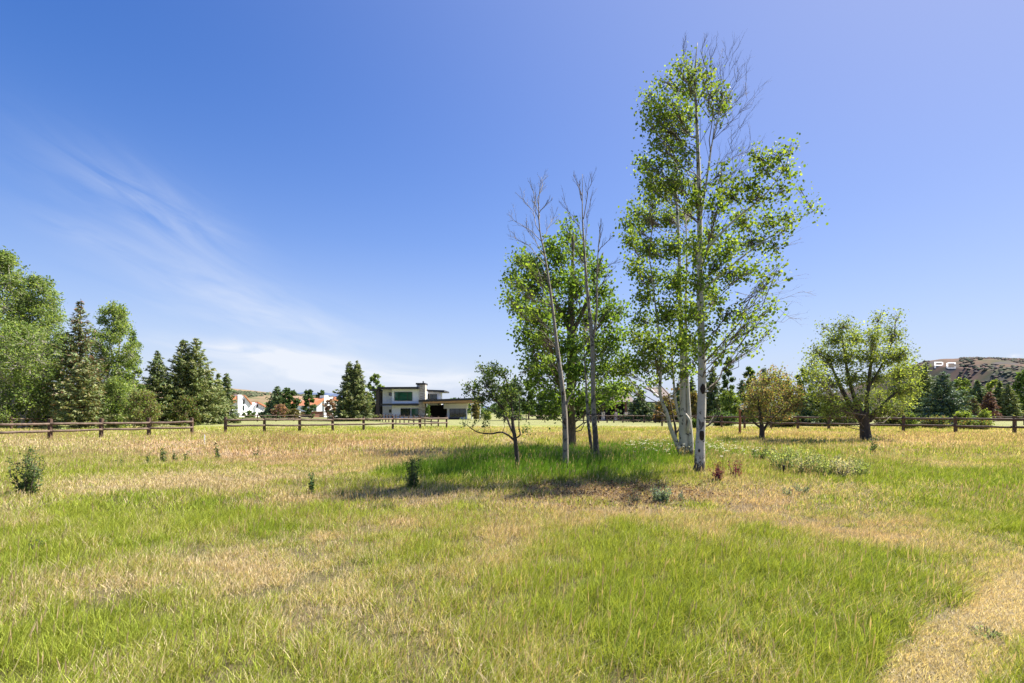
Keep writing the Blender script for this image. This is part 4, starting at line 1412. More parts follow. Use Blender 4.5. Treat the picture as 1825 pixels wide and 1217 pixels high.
decid('grey green cottonwood rising behind the left end of the modern house', 668, 666, 17, 112, G_ASP_FAR, 'cottonwood_tree', None, 0.1, 20, 2600, None, 'oval')
decid('young green tree standing before the patio of the modern house', 763, 722, 5.5, 96, G_MID, 'young_tree', None, 0.05, 9, 600, 0.12, 'column')
conifer('narrow blackish spruce behind the apple tree', 918, 668, 10, 92, G_SPR_DK)
decid('lime green tree directly behind the apple tree trunk', 899, 688, 18, 88, G_LIME, 'broadleaf_tree', None, 0.1, 16, 2600, None, 'oval')
decid('green tree between the blackish spruce and the cottonwood trunk', 942, 676, 20, 96, G_MID, 'broadleaf_tree', None, 0.15, 16, 2600, None, 'oval')
decid('dark shady tree behind the slim leaning aspen', 975, 694, 30, 100, G_DEEP, 'broadleaf_tree', None, 0.05, 18, 3000, None, 'oval')
decid('green bush beside the right end of the modern house', 869, 733, 8, 95, G_LIME, 'shrub', None, 0.02, 7, 500, 0.14, 'oval', cat='shrub')
decid('tan green tree left of the modern house patio columns by the apple branch', 848, 715, 9, 92, G_OLIVE, 'broadleaf_tree', None, 0.15, 10, 900, 0.15, 'oval')
conifer('very dark spruce filling the shade beside the taupe house porch', 1141, 694, 26, 78, G_SPR_DK, dens=1.2)
decid('orange tinted tree behind the forked white aspen stems', 1186, 708, 22, 72, G_OLIVE + [(0.24, 0.13, 0.05)], 'crabapple_tree', None, 0.06, 16, 3000, 0.12, 'oval')
decid('amber leaved tree between the forked aspen and the tallest aspen', 1236, 700, 16, 66, G_OLIVE + [(0.28, 0.19, 0.05)], 'crabapple_tree', None, 0.06, 16, 3000, 0.11, 'oval')
conifer('green spruce right behind the tallest aspen trunk', 1270, 652, 24, 74, G_SPR_DK + G_SPR)
decid('slender leaning dark poplar with pointed top right of the tallest aspen', 1297, 636, 13, 82, G_DEEP + G_MID, 'poplar_tree', None, 0.1, 22, 4200, 0.14, 'column')
decid('light green bushy tree at the foot of the slender poplar', 1300, 695, 22, 62, G_MID + G_LIME, 'broadleaf_tree', None, 0.05, 16, 3600, 0.10, 'oval')
decid('bright green round tree peeking left above the crabapple', 1336, 653, 14, 84, G_MID, 'broadleaf_tree', None, 0.2, 18, 2600, None, 'oval')
conifer('blue green spruce peeking above the top of the crabapple', 1362, 654, 18, 80, G_SPR_BL)
conifer('dark spruce between the crabapple and the willow crown', 1405, 672, 18, 78, G_SPR_DK + G_SPR)
decid('pale green tree hidden behind the left side of the willow', 1432, 655, 20, 84, G_MID, 'broadleaf_tree', None, 0.1, 18, 2600, None, 'oval')
conifer('wide low spruce with layered boughs behind the willow trunk', 1450, 700, 40, 58, G_SPR_DK, dens=1.1)
decid('green bush seen under the willow crown behind the fence', 1500, 716, 34, 54, G_MID, 'shrub', None, 0.03, 14, 3600, 0.09, 'oval', cat='shrub')
decid('leafy bush between willow trunk and the right fence posts', 1585, 722, 34, 52, G_MID + G_OLIVE, 'shrub', None, 0.03, 14, 3600, 0.09, 'oval', cat='shrub')
conifer('slim dark spruce just right of the willow crown', 1649, 648, 24, 80, G_SPR + G_SPR_DK)
conifer('broad blue spruce with layered silvery boughs on the right', 1681, 662, 42, 58, G_SPR_BL + G_SPR_DK, dens=1.2)
decid('fresh green tree behind the right side of the blue spruce', 1712, 674, 26, 96, G_MID + G_LIME, 'broadleaf_tree', None, 0.1, 18, 2800, None, 'oval')
conifer('brown tinged spruce right of the blue spruce', 1733, 708, 15, 80, G_BROWN + G_SPR)
conifer('dark spruce before the bright green tree on the right', 1742, 676, 20, 88, G_SPR_DK)
decid('bright green tree top between two dark spruces on the right', 1768, 676, 20, 118, G_LIME, 'broadleaf_tree', None, 0.1, 14, 1800, None, 'oval')
conifer('reddish brown dying spruce among the green ones on the right', 1763, 697, 15, 84, [(0.2, 0.10, 0.08), (0.15, 0.085, 0.06), (0.26, 0.15, 0.11)], name='dying_spruce')
conifer('dark spruce left one of the pair near the right edge', 1781, 678, 15, 92, G_SPR_DK + G_SPR)
conifer('green spruce right one of the pair near the right edge', 1797, 683, 17, 90, G_SPR)
decid('big round green tree cut by the right edge of the photo', 1832, 658, 26, 98, G_MID, 'broadleaf_tree', None, 0.05, 22, 3600, None, 'oval')
decid('yellow green bush behind the fence in front of the blue spruce', 1716, 734, 17, 48, G_LIME, 'shrub', None, 0.02, 12, 2200, 0.08, 'oval', cat='shrub')
decid('small lime bush behind the fence right of the yellow green bush', 1755, 733, 11, 50, G_LIME, 'shrub', None, 0.02, 9, 1300, 0.08, 'oval', cat='shrub')
decid('low bush overlapping the first fence post right of the willow', 1621, 737, 13, 45, G_LIME + G_MID, 'shrub', None, 0.02, 9, 1500, 0.07, 'oval', cat='shrub')
decid('dark low hedge bush behind the fence beside the tallest aspen', 1290, 733, 26, 56, G_DEEP, 'shrub', None, 0.02, 12, 2600, 0.09, 'oval', cat='shrub')
decid('dark low bush behind the crabapple at the fence', 1395, 735, 34, 50, G_DEEP + G_OLIVE, 'shrub', None, 0.02, 14, 3000, 0.09, 'oval', cat='shrub')
decid('olive bush at the fence behind the left fence rails right of the willow', 1668, 741, 30, 46, G_DEEP + G_OLIVE, 'shrub', None, 0.02, 12, 2400, 0.08, 'oval', cat='shrub')
decid('spreading weedy bush low behind the right end of the fence', 1735, 748, 26, 44, G_OLIVE + G_MID, 'shrub', None, 0.02, 10, 2000, 0.07, 'oval', cat='shrub')
decid('small bush growing below the fence rail left of the tallest aspen stems', 1237, 748, 10, 46, G_MID, 'shrub', None, 0.02, 8, 900, 0.08, 'oval', cat='shrub')
decid('reddish shrub by the porch fence of the taupe house', 1172, 738, 12, 76, [(0.25, 0.13, 0.06), (0.18, 0.12, 0.05)], 'shrub', None, 0.02, 9, 900, 0.12, 'oval', cat='shrub')

conifer('dark spruce seen between the forked aspen stems', 1208, 682, 16, 86, G_SPR_DK)
conifer('dusky spruce left of the tallest aspen trunk, behind the amber tree', 1233, 672, 16, 90, G_SPR_DK + G_SPR)
conifer('dark spruce between the slender poplar and the crabapple', 1322, 676, 17, 80, G_SPR_DK)
decid('dull green tree filling the gap behind the crabapple crown', 1386, 672, 24, 88, G_DEEP + G_MID, 'broadleaf_tree', None, 0.1, 18, 2800, None, 'oval')
decid('green tree behind the left lower side of the crabapple', 1330, 700, 22, 66, G_MID + G_DEEP, 'broadleaf_tree', None, 0.05, 16, 3000, 0.11, 'oval')
decid('olive tree between crabapple and willow, behind the fence', 1432, 700, 24, 62, G_MID + G_OLIVE, 'broadleaf_tree', None, 0.05, 16, 3400, 0.11, 'oval')
decid('dark tree mass seen between the cottonwood trunk and the curved aspen', 1040, 696, 26, 112, G_DEEP, 'broadleaf_tree', None, 0.05, 16, 2600, None, 'oval')
decid('green tree behind the roof of the taupe house', 1100, 684, 28, 118, G_MID + G_DEEP, 'broadleaf_tree', None, 0.1, 18, 2800, None, 'oval')
conifer('green spruce filling the row between blue spruce and reddish spruce', 1752, 690, 20, 96, G_SPR)
decid('bushy green tree at the right edge behind the paddock fence', 1812, 700, 20, 104, G_DEEP + G_MID, 'broadleaf_tree', None, 0.05, 14, 2200, None, 'oval')

# a far line of woodland closes the valley floor
b = MB()
for i in range(230):
    a = rng.uniform(-0.95, 0.95)
    dd = rng.uniform(230, 420)
    x0 = a * dd * 1.05
    hh = rng.uniform(4, 9.5) * (0.75 if -150 / 300 < a < -0.2 else 1.0)
    rr = rng.uniform(3, 6)
    n_ = 190
    c = rand_dirs(n_) * (rng.random(n_)[:, None] ** 0.4) * [rr, rr, hh * 0.5] + [x0, dd, hh * 0.5]
    add_leaves(b, c, rng.uniform(0.5, 1.0, n_), leaf_cols(n_, G_DEEP + G_MID, 0.3) * rng.uniform(0.8, 1.4), QUAD, 0.3)
o = b.build('far_woodland', M['needle'])
tag(o, 'far off belt of dark green woodland across the valley floor', 'woodland', kind='stuff')


# ------------------------------------------------------------------ fences
def post_mesh(b, x, y, z0, z1, w, cap=True):
    j = rng.normal(size=4) * 0.012
    v = [[x - w / 2, y - w / 2, z0], [x + w / 2, y - w / 2, z0], [x + w / 2, y + w / 2, z0], [x - w / 2, y + w / 2, z0],
         [x - w / 2 + j[0], y - w / 2 + j[1], z1], [x + w / 2 + j[0], y - w / 2 + j[1], z1 - abs(j[2])], [x + w / 2 + j[0], y + w / 2 + j[1], z1 - abs(j[2])], [x - w / 2 + j[0], y + w / 2 + j[1], z1]]
    b.add(v, [[0, 3, 2, 1], [4, 5, 6, 7], [0, 1, 5, 4], [1, 2, 6, 5], [2, 3, 7, 6], [3, 0, 4, 7]])


def fence(label, pts, rails, h, w=0.15, rr=0.055, brace=None, m1='rail', m2='railtop', group='brown wooden rail fences', name='rail_fence'):
    """pts: list of (x, y) posts; rails: rail heights"""
    x0, y0 = pts[0]
    base = (float(x0), float(y0), float(gz(x0, y0)))
    root = thing(name, label, 'fence', base, group)
    for (x, y) in pts:
        b = MB()
        zg = float(gz(x, y))
        post_mesh(b, x, y, zg - 0.2, zg + h + rng.normal() * 0.025, w * (1 + rng.normal() * 0.05))
        b.build('post', M[m1], root, origin=base)
    for i in range(len(pts) - 1):
        a, c = pts[i], pts[i + 1]
        for zr in rails:
            b = MB()
            z1 = float(gz(*a)) + zr + rng.normal() * 0.015
            z2 = float(gz(*c)) + zr + rng.normal() * 0.015
            dx, dy = c[0] - a[0], c[1] - a[1]
            L = math.hypot(dx, dy)
            # rails are pinned on the near face of the posts
            ox, oy = dy / L, -dx / L
            if oy > 0:
                ox, oy = -ox, -oy
            off = w * 0.5 + rr * 0.55
            n_ = 6
            tt = np.linspace(-0.02, 1.02, n_)[:, None]
            p = np.array([a[0] + ox * off, a[1] + oy * off, z1]) + (np.array([c[0], c[1], z2]) - np.array([a[0], a[1], z1])) * tt
            p[1:-1, 2] += rng.normal(size=n_ - 2) * 0.008 - 0.008
            b.tube(p, rr * (1 + rng.normal(size=n_) * 0.06), 8)
            b.build('rail', M[m2], root, smooth=True, origin=base)
    if brace:
        for (a, c) in brace:
            for s_ in (0, 1):
                b = MB()
                p = np.array([[a[0], a[1] - 0.12, 0.2 if s_ else h - 0.15], [c[0], c[1] - 0.12, h - 0.15 if s_ else 0.2]])
                b.tube(p + np.array([0, 0.05 * s_, 0]), [rr * 0.7, rr * 0.7], 6)
                b.build('brace', M[m2], root, origin=base)
    return root


def pxy(px, d):
    return ((px - 912.5) / F * d, d)


def line(px0, d0, px1, d1, step):
    a, c = np.array(pxy(px0, d0)), np.array(pxy(px1, d1))
    n_ = max(1, int(round(np.linalg.norm(c - a) / step)))
    return [tuple(a + (c - a) * i / n_) for i in range(n_ + 1)]


fence('weathered two rail fence at the left, left side of the open gap', [pxy(-112, 25), pxy(-8, 26.6), pxy(89, 28.5), pxy(180, 30.6), pxy(265, 32.6), pxy(342, 34.2)], (0.50, 0.88), 1.16, rr=0.068)
fence('weathered two rail fence running from the gap to below the modern house', [pxy(402, 36), pxy(471, 37.2), pxy(534, 38.6), pxy(593, 40), pxy(648, 41.6), pxy(700, 43.4), pxy(749, 45.6), pxy(796, 48)],
      (0.55, 0.95), 1.18, rr=0.068)
fence('closely posted fence running away from the fence corner toward the modern house', [(-6.2 - 0.404 * s_, 48 + 0.917 * s_) for s_ in np.arange(2.6, 92, 2.65)], (0.55, 0.95), 1.15, w=0.13)
fence('far thin fence across the green turf before the townhouses', line(388, 77, 640, 90, 2.75), (0.5, 0.95), 1.15, w=0.13)
fence('short grey fence seen under the left spruces behind the front fence', line(20, 46, 333, 62, 2.9), (0.5, 0.95), 1.15, w=0.13)
pf = [pxy(q, 72) for q in (1040, 1053, 1066.7, 1082, 1094, 1110, 1129, 1148, 1168, 1188, 1210, 1232)]
fence('post and rail fence with crossed gate braces before the taupe house', pf, (0.35, 0.98), 1.12, w=0.16, rr=0.06, brace=[(pf[3], pf[4]), (pf[4], pf[5])])
fence('thin far fence between the apple tree and the cottonwood', line(905, 76, 1005, 74, 2.8), (0.5, 0.95), 1.1, w=0.12)
fence('long dark two rail fence behind the crabapple and willow on the right', [pxy(1180, 56), pxy(1240, 52), pxy(1286, 49.5), pxy(1327, 47.5), pxy(1374, 45.5), pxy(1422, 44), pxy(1477, 42.6), pxy(1540, 41.2), pxy(1610, 39.6), pxy(1703, 37.6), pxy(1808, 35.6), pxy(1925, 33.8)],
      (0.54, 1.07), 1.27, w=0.16, rr=0.075, m2='rail')
fence('second fence behind the right fence, lower rail over mown lawn', line(1630, 66, 1900, 58, 3.0), (0.5, 0.95), 1.15, w=0.14)
fence('distant close posted paddock fence at the right edge', line(1735, 112, 1860, 86, 2.9), (0.55, 0.95), 1.15, w=0.14)


# ------------------------------------------------------------------ the modern house
HD = 104.0


def hx(cx):
    return (640 + cx / 7.604 - 912.5) / F * HD


def hz(cy):
    return CH + (HZ - (660 + cy / 7.604)) / F * HD


house = thing('modern_house', 'modern white two-storey house with flat dark roofs and a stone chimney', 'house', (hx(850), HD, 0))
HB = (hx(850), HD, 0)


def hpart(name, boxes, m, parent=None, bevel=False):
    b = MB()
    for (c0, c1, t0, t1, y0, y1) in boxes:
        b.box(hx(c0), hx(c1), HD + y0, HD + y1, hz(t1), hz(t0))
    return b.build(name, M[m], parent or house, origin=HB)


ZG = 665 + 40
w1 = hpart('wall', [(292, 440, 253, ZG, 1.6, 9), (442, 822, 253, ZG, 0.2, 9), (902, 1045, 282, 470, 2.6, 9)], 'stucco')
hpart('lower_wall', [(455, 820, 478, ZG, 0.06, 0.19), (296, 453, 478, ZG, 1.3, 1.59)], 'stucco_warm')
hpart('cladding', [(170, 238, 480, ZG, 2.5, 9), (222, 246, 285, 480, 3.2, 9), (250, 290, 250, ZG, -1.2, 0.0)], 'dark_wall')
hpart('balcony', [(100, 292, 462, 488, -1.0, 9)], 'charcoal')
for k, cx in enumerate((255, 282)):
    hpart('post', [(cx - 10, cx + 6, 282, 461, -1.0, -0.8)], 'charcoal')
b = MB()
b.prism([(hx(165), hz(280)), (hx(165), hz(258)), (hx(270), hz(254)), (hx(270), hz(280))], HD - 1.6, HD + 10)
b.build('carport_roof', M['charcoal'], house, origin=HB)
b = MB()
b.prism([(hx(271), hz(251)), (hx(271), hz(229)), (hx(819), hz(226)), (hx(819), hz(250))], HD - 1.4, HD + 10)
b.build('roof', M['charcoal'], house, origin=HB)
b = MB()
b.prism([(hx(903), hz(281)), (hx(903), hz(256)), (hx(1140), hz(264)), (hx(1140), hz(287))], HD + 1.4, HD + 10)
b.build('roof', M['charcoal'], house, origin=HB)
b = MB()
b.prism([(hx(305), hz(476)), (hx(305), hz(452)), (hx(812), hz(448)), (hx(812), hz(475))], HD - 1.3, HD + 0.05)
b.build('canopy_roof', M['charcoal'], house, origin=HB)
b = MB()
b.prism([(hx(850), hz(432)), (hx(850), hz(404)), (hx(1700), hz(374)), (hx(1700), hz(402))], HD - 3.6, HD + 8)
b.build('patio_roof', M['charcoal'], house, origin=HB)
b = MB()
b.prism([(hx(905), hz(450)), (hx(905), hz(431)), (hx(1660), hz(404)), (hx(1660), hz(436))], HD - 3.3, HD + 7.8)
b.build('soffit', M['soffit'], house, origin=HB)
ch = hpart('chimney', [(822, 900, 196, 400, -0.5, 1.4), (812, 898, 401, ZG, -0.55, 1.45)], 'stone')
hpart('chimney_cap', [(776, 902, 172, 194, -0.7, 2.6)], 'charcoal', ch)
hpart('flue', [(858, 872, 145, 171, 0.2, 0.5)], 'black', ch)
hpart('flue_box', [(772, 819, 196, 232, 0.6, 2.4)], 'stucco', ch)


def window(c0, c1, t0, t1, y, gm='dark_glass', mull=(), parent=None):
    fr = 5
    b = MB()
    for (a0, a1, s0, s1) in [(c0, c1, t0 - fr, t0), (c0, c1, t1, t1 + fr), (c0 - fr, c0, t0 - fr, t1 + fr), (c1, c1 + fr, t0 - fr, t1 + fr)] + [(m_ - 2.5, m_ + 2.5, t0, t1) for m_ in mull]:
        b.box(hx(a0), hx(a1), HD + y - 0.12, HD + y - 0.003, hz(s1), hz(s0))
    o_ = b.build('window', M['charcoal'], parent or house, origin=HB)
    b = MB()
    b.box(hx(c0), hx(c1), HD + y - 0.06, HD + y - 0.01, hz(t1), hz(t0))
    b.build('pane', M[gm], o_, origin=HB)
    return o_


window(482, 714, 297, 406, 0.19, 'green_glass', (540, 655))
window(384, 430, 300, 334, 1.59, 'dark_glass')
window(392, 410, 535, 568, 1.29, 'dark_glass')
window(568, 690, 520, 612, 0.05, 'dark_glass', (628,))
window(715, 800, 522, 612, 0.05, 'green_glass')
window(905, 1024, 322, 380, 2.59, 'dark_glass', (965,))
hpart('patio_shade_sheet', [(902, 1186, 462, ZG, 5.0, 5.3)], 'shade_black')  # dark sheet standing in for the shade deep in the patio
hpart('patio_wall', [(1142, 1222, 450, 519, 0.6, 5), (1222, 1452, 450, 519, 0.0, 5), (1222, 1452, 519, ZG, 0.02, 0.5), (1188, 1222, 519, ZG, 0.3, 5)], 'stucco_warm')
hpart('column', [(1452, 1466, 450, ZG, -0.2, 0.25)], 'stucco')
hpart('column', [(1520, 1534, 445, ZG, -0.4, 0.0)], 'stucco')
hpart('column', [(1640, 1655, 445, ZG, -2.6, -2.2)], 'stucco')
window(1232, 1440, 524, 626, 0.0, 'dark_glass', (1300, 1365))
hpart('side_shade_sheet', [(1535, 1640, 440, ZG, 3.0, 3.3)], 'shade_black')  # dark sheet standing in for the shade of the side opening
hpart('bench', [(1228, 1370, 636, 664, -1.2, -0.4)], 'dark_wall')
hpart('terrace', [(690, 1700, 676, ZG, -4.4, -0.56)], 'concrete')


# ------------------------------------------------------------------ townhouses far left
def town(label, d, px_wall, top_l, top_r, ridge=None, roofside=None, windows=(), chimney=None, depth=8.0, wallm='stucco', base_y=None):
    """px_wall: outline of the gable wall facing us, photo pixels; roof polygons likewise"""
    b0 = P(px_wall[0][0], HZ, d)
    base = (float(b0[0]), d, 0.0)
    root = thing('townhouse', label, 'house', base, 'white townhouses with orange roofs')
    th_ = math.atan2(-base[0], d)
    root.rotation_euler = (0, 0, th_ + 0.5)
    root.scale = (math.cos(th_) / math.cos(0.5), 1, 1)
    b = MB()
    poly = [(P(x, y, d)[0], max(-0.3, P(x, y, d)[2])) for x, y in px_wall]
    b.prism(poly, d, d + depth)
    b.build('wall', M[wallm], root, origin=base)
    for rf in (ridge or []):
        b = MB()
        poly = [(P(x, y, d)[0], P(x, y, d)[2]) for x, y in rf]
        b.prism(poly, d - 0.5, d + depth + 0.4)
        b.build('roof', M['terracotta'], root, origin=base)
    for sw in (roofside or []):
        mname, pts_, y0, y1 = sw
        b = MB()
        b.prism([(P(x, y, d)[0], P(x, y, d)[2]) for x, y in pts_], d + y0, d + y1)
        b.build('side_wall' if mname != 'terracotta' else 'side_roof', M[mname], root, origin=base)
    for (x0, x1, y0, y1) in windows:
        b = MB()
        a, c = P(x0, y1, d), P(x1, y0, d)
        b.box(a[0], c[0], d - 0.12, d - 0.003, a[2], c[2])
        b.build('window', M['dark_glass'], root, origin=base)
    if chimney:
        x0, x1, yt, y0, y1 = chimney
        a, c = P(x0, yt, d), P(x1, yt, d)
        b = MB()
        b.box(a[0], c[0], d + y0, d + y1, -0.3, a[2])
        b.build('chimney', M['stucco'], root, origin=base)
    return root


town('white townhouse with tall sloping gable beside the last spruce on the left', 148,
     [(429.5, 748), (429.5, 706), (434.5, 705), (448, 721), (448, 748)],
     0, 0, ridge=[[(434.5, 704.9), (434.8, 703.6), (448.8, 720.0), (448.3, 721)]],
     roofside=[('terracotta', [(408, 722), (408, 706), (422.5, 705.5), (421.5, 716), (411, 722.5)], -0.2, 6), ('stucco', [(410, 748), (410, 723.5), (422, 717), (422.4, 748)], 0.3, 6)],
     windows=[(433.3, 435.8, 711, 719.5), (432.8, 435.2, 722.5, 731)], chimney=(422.6, 429.3, 703.5, -0.4, 1.6))
town('small white townhouse with low orange roof, second from the left', 152,
     [(456, 748), (456, 724), (459, 717), (472.5, 725), (472.5, 748)], 0, 0,
     ridge=[[(458, 717.5), (459, 715.8), (474, 724.0), (473, 725.8)]], windows=[(457.2, 459.6, 720.5, 726)], chimney=(451, 455.8, 717, 0.4, 2.0))
town('townhouse half hidden by the pink blossom tree, orange roof rising right', 150,
     [(520, 748), (520, 724), (534, 711), (536, 711), (536, 748)], 0, 0,
     ridge=[[(513, 722), (523, 710.5), (535.5, 709.5), (519, 724)]], roofside=[('stucco', [(513, 748), (513, 723), (519.8, 724.5), (519.8, 748)], 0.3, 6)])
town('townhouse with white chimney and steep orange roof left of the large spruce', 140,
     [(553, 733), (553, 722.5), (576, 709), (576.5, 733)], 0, 0,
     ridge=[[(552, 722.5), (566, 713.5), (576.3, 708.5), (576.3, 712.5), (565, 721.5)]],
     roofside=[('brick', [(556, 748), (556, 733.2), (577, 733.2), (577, 748)], 0.3, 6), ('stucco', [(585.5, 748), (585.5, 712), (598, 706), (606, 712), (606, 748)], 0.5, 6),
               ('terracotta', [(596, 713), (598, 705.5), (607, 709), (607, 714)], -0.2, 6)],
     windows=[(559, 564, 723, 732.5)], chimney=(577.2, 585.2, 703.8, -0.3, 2.0))


# ------------------------------------------------------------------ taupe house behind the aspens
D2 = 88.0
base = (float(P(1110, HZ, D2)[0]), D2, 0.0)
th = thing('shingled_house', 'taupe ranch house with grey-brown roof and stone porch pillars behind the aspens', 'house', base)


def tz(y):
    return P(0, y, D2)[2]


def tx(x):
    return P(x, 0, D2)[0]


b = MB()
b.box(tx(1062), tx(1196), D2 + 3.5, D2 + 11, -0.3, tz(715))
b.box(tx(1119), tx(1128.5), D2 + 0.6, D2 + 3.49, -0.3, tz(722))
b.build('wall', M['siding'], th, origin=base)
b = MB()
v = [[tx(1056), D2 - 0.6, tz(716)], [tx(1130), D2 - 0.6, tz(716)], [tx(1130), D2 + 12, tz(716)], [tx(1056), D2 + 12, tz(716)], [tx(1066), D2 + 6, tz(691)], [tx(1130), D2 + 6, tz(691)]]
b.addf(v, [[0, 1, 5, 4], [2, 3, 4, 5], [3, 0, 4], [1, 2, 5], [3, 2, 1, 0]])
b.build('roof', M['grey_roof'], th, origin=base)
b = MB()
v = [[tx(1160), D2 + 0.5, tz(694)], [tx(1173), D2 + 0.5, tz(706)], [tx(1200), D2 + 0.5, tz(706)], [tx(1200), D2 + 6, tz(687)], [tx(1163), D2 + 6, tz(687)]]
lo = [[q[0], q[1], q[2] - 0.25] for q in v]
b.addf(v + lo, [[0, 1, 2, 3, 4], [9, 8, 7, 6, 5], [0, 5, 6, 1], [1, 6, 7, 2], [2, 7, 8, 3], [3, 8, 9, 4], [4, 9, 5, 0]])
b.build('roof', M['grey_roof'], th, origin=base)
b = MB()
b.tube(np.array([[tx(1160), D2 + 0.3, tz(692)], [tx(1174), D2 + 0.3, tz(706)]]), [0.11, 0.11], 5)
b.build('gable_trim', M['white_paint'], th, origin=base)
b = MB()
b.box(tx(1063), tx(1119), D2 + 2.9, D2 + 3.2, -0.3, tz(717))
b.build('porch_shade_sheet', M['shade_black'], th, origin=base)  # dark sheet standing in for the shade under the porch roof
for x in (1074.8, 1097, 1115.2):
    b = MB()
    b.box(tx(x - 2.6), tx(x + 2.6), D2 - 0.4, D2 + 0.4, -0.2, tz(734))
    p_ = b.build('pillar', M['stone'], th, origin=base)
    b = MB()
    b.box(tx(x - 1.0), tx(x + 1.0), D2 - 0.18, D2 + 0.18, tz(734) + 0.003, tz(716))
    b.build('pillar_post', M['red_wood'], p_, origin=base)
b = MB()
b.box(tx(1052), tx(1130), D2 - 4, D2 + 2.8, -0.25, 0.12)
b.build('porch_slab', M['concrete'], th, origin=base)

# brick building glimpsed at the far left below the aspens
base = (float(P(30, HZ, 66)[0]), 66.0, 0.0)
bb = thing('brick_building', 'low red-brown brick building glimpsed below the left aspens', 'building', base)
b = MB()
b.box(P(-60, 0, 66)[0], P(92, 0, 66)[0], 66, 74, -0.3, 2.7)
b.build('wall', M['brick'], bb, origin=base)
b = MB()
b.prism([(P(-66, 0, 66)[0], 2.703), (P(98, 0, 66)[0], 2.703), (P(86, 0, 66)[0], 4.4), (P(-54, 0, 66)[0], 4.4)], 65.4, 74.6)
b.build('roof', M['grey_roof'], bb, origin=base)
for x in (38, 62, 72):
    b = MB()
    b.box(P(x, 0, 66)[0], P(x + 5, 0, 66)[0], 65.88, 65.997, 0.6, 2.2)
    b.build('window', M['dark_glass'], bb, origin=base)


# dark car parked under the browning spruce
def car(label, px, d, L=4.5):
    c = P(px, HZ, d)
    base = (float(c[0]), d, 0.0)
    root = thing('parked_car', label, 'car', base)
    prof = [(-L / 2, 0.42), (-L / 2, 0.85), (-L / 2 + 0.25, 0.98), (-L * 0.20, 1.05), (L / 2 - 0.95, 1.0), (L / 2 - 0.1, 0.82), (L / 2, 0.62), (L / 2, 0.42), (L / 2 - 0.4, 0.26), (-L / 2 + 0.4, 0.26)]
    b = MB()
    b.prism([(base[0] + x, z) for x, z in prof], d - 0.9, d + 0.9)
    body = b.build('body', M['car_paint'], root, origin=base)
    b = MB()
    cab = [(-L * 0.42, 1.0), (-L * 0.33, 1.40), (-L * 0.12, 1.50), (L * 0.08, 1.46), (L * 0.24, 1.0)]
    b.prism([(base[0] + x, z + 0.02) for x, z in cab], d - 0.74, d + 0.74)
    b.build('cabin', M['dark_glass'], root, origin=base)
    b = MB()
    b.prism([(base[0] - L * 0.32, 1.425), (base[0] - L * 0.12, 1.525), (base[0] + L * 0.08, 1.485), (base[0] + L * 0.08, 1.53), (base[0] - L * 0.12, 1.57), (base[0] - L * 0.32, 1.47)], d - 0.76, d + 0.76)
    b.build('roof', M['car_paint'], root, origin=base)
    for sx in (-1, 1):
        for sy in (-1, 1):
            b = MB()
            x, y = base[0] + sx * L * 0.31, d + sy * 0.86
            b.tube(np.array([[x, y - 0.11, 0.33], [x, y + 0.11, 0.33]]), [0.33, 0.33], 18)
            w_ = b.build('wheel', M['rubber'], root, origin=base)
            b = MB()
            b.tube(np.array([[x, y - 0.12, 0.33], [x, y + 0.12, 0.33]]), [0.19, 0.19], 14)
            b.build('rim', M['steel'], w_, origin=base)
    b = MB()
    b.box(base[0] + L / 2 - 0.16, base[0] + L / 2 + 0.01, d - 0.85, d - 0.55, 0.62, 0.76)
    b.build('headlight', M['steel'], root, origin=base)
    return root


car('dark blue car parked in the shade beneath the browning spruce', 132, 60)

# ------------------------------------------------------------------ small things in the meadow
x, y = pxy(1318.5, 34.5)
zg = float(gz(x, y))
root = thing('birdhouse_pole', 'reddish wooden pole topped by a small white birdhouse, left of the crabapple', 'birdhouse', (x, y, zg))
b = MB()
b.tube(np.array([[x, y, zg - 0.2], [x + 0.01, y, zg + 0.9], [x, y, zg + 1.72]]), [0.085, 0.08, 0.075], 10)
b.build('pole', M['red_wood'], root, origin=(x, y, zg))
b = MB()
zb = zg + 1.70
b.prism([(x + 0.08, zb + 0.02), (x + 0.40, zb - 0.02), (x + 0.40, zb + 0.22), (x + 0.24, zb + 0.33), (x + 0.08, zb + 0.24)], y - 0.14, y + 0.14)
hb_ = b.build('house_box', M['white_paint'], root, origin=(x, y, zg))
b = MB()
b.prism([(x + 0.02, zb + 0.26), (x + 0.24, zb + 0.36), (x + 0.46, zb + 0.24), (x + 0.46, zb + 0.27), (x + 0.24, zb + 0.40), (x + 0.02, zb + 0.30)], y - 0.19, y + 0.19)
b.build('box_roof', M['steel'], hb_, origin=(x, y, zg))
b = MB()
b.tube(np.array([[x + 0.24, y - 0.15, zb + 0.14], [x + 0.24, y - 0.141, zb + 0.14]]), [0.035, 0.035], 10)
b.build('entrance', M['black'], hb_, origin=(x, y, zg))

x, y = pxy(364.5, 25.5)
zg = float(gz(x, y))
b = MB()
b.add(np.array([[x + sx * 0.022, y + sy * 0.012, zg + z] for z in (-0.1, 0.44) for sx, sy in ((-1, -1), (1, -1), (1, 1), (-1, 1))] + [[x, y, zg + 0.47]]),
      [[0, 1, 5, 4], [1, 2, 6, 5], [2, 3, 7, 6], [3, 0, 4, 7]])
b.f.append(np.array([[4, 5, 8], [5, 6, 8], [6, 7, 8], [7, 4, 8]]))
o = b.build('marker_stake', M['white_paint'], origin=(x, y, zg))
tag(o, 'thin white marker stake in the dry grass below the fence gap', 'stake')

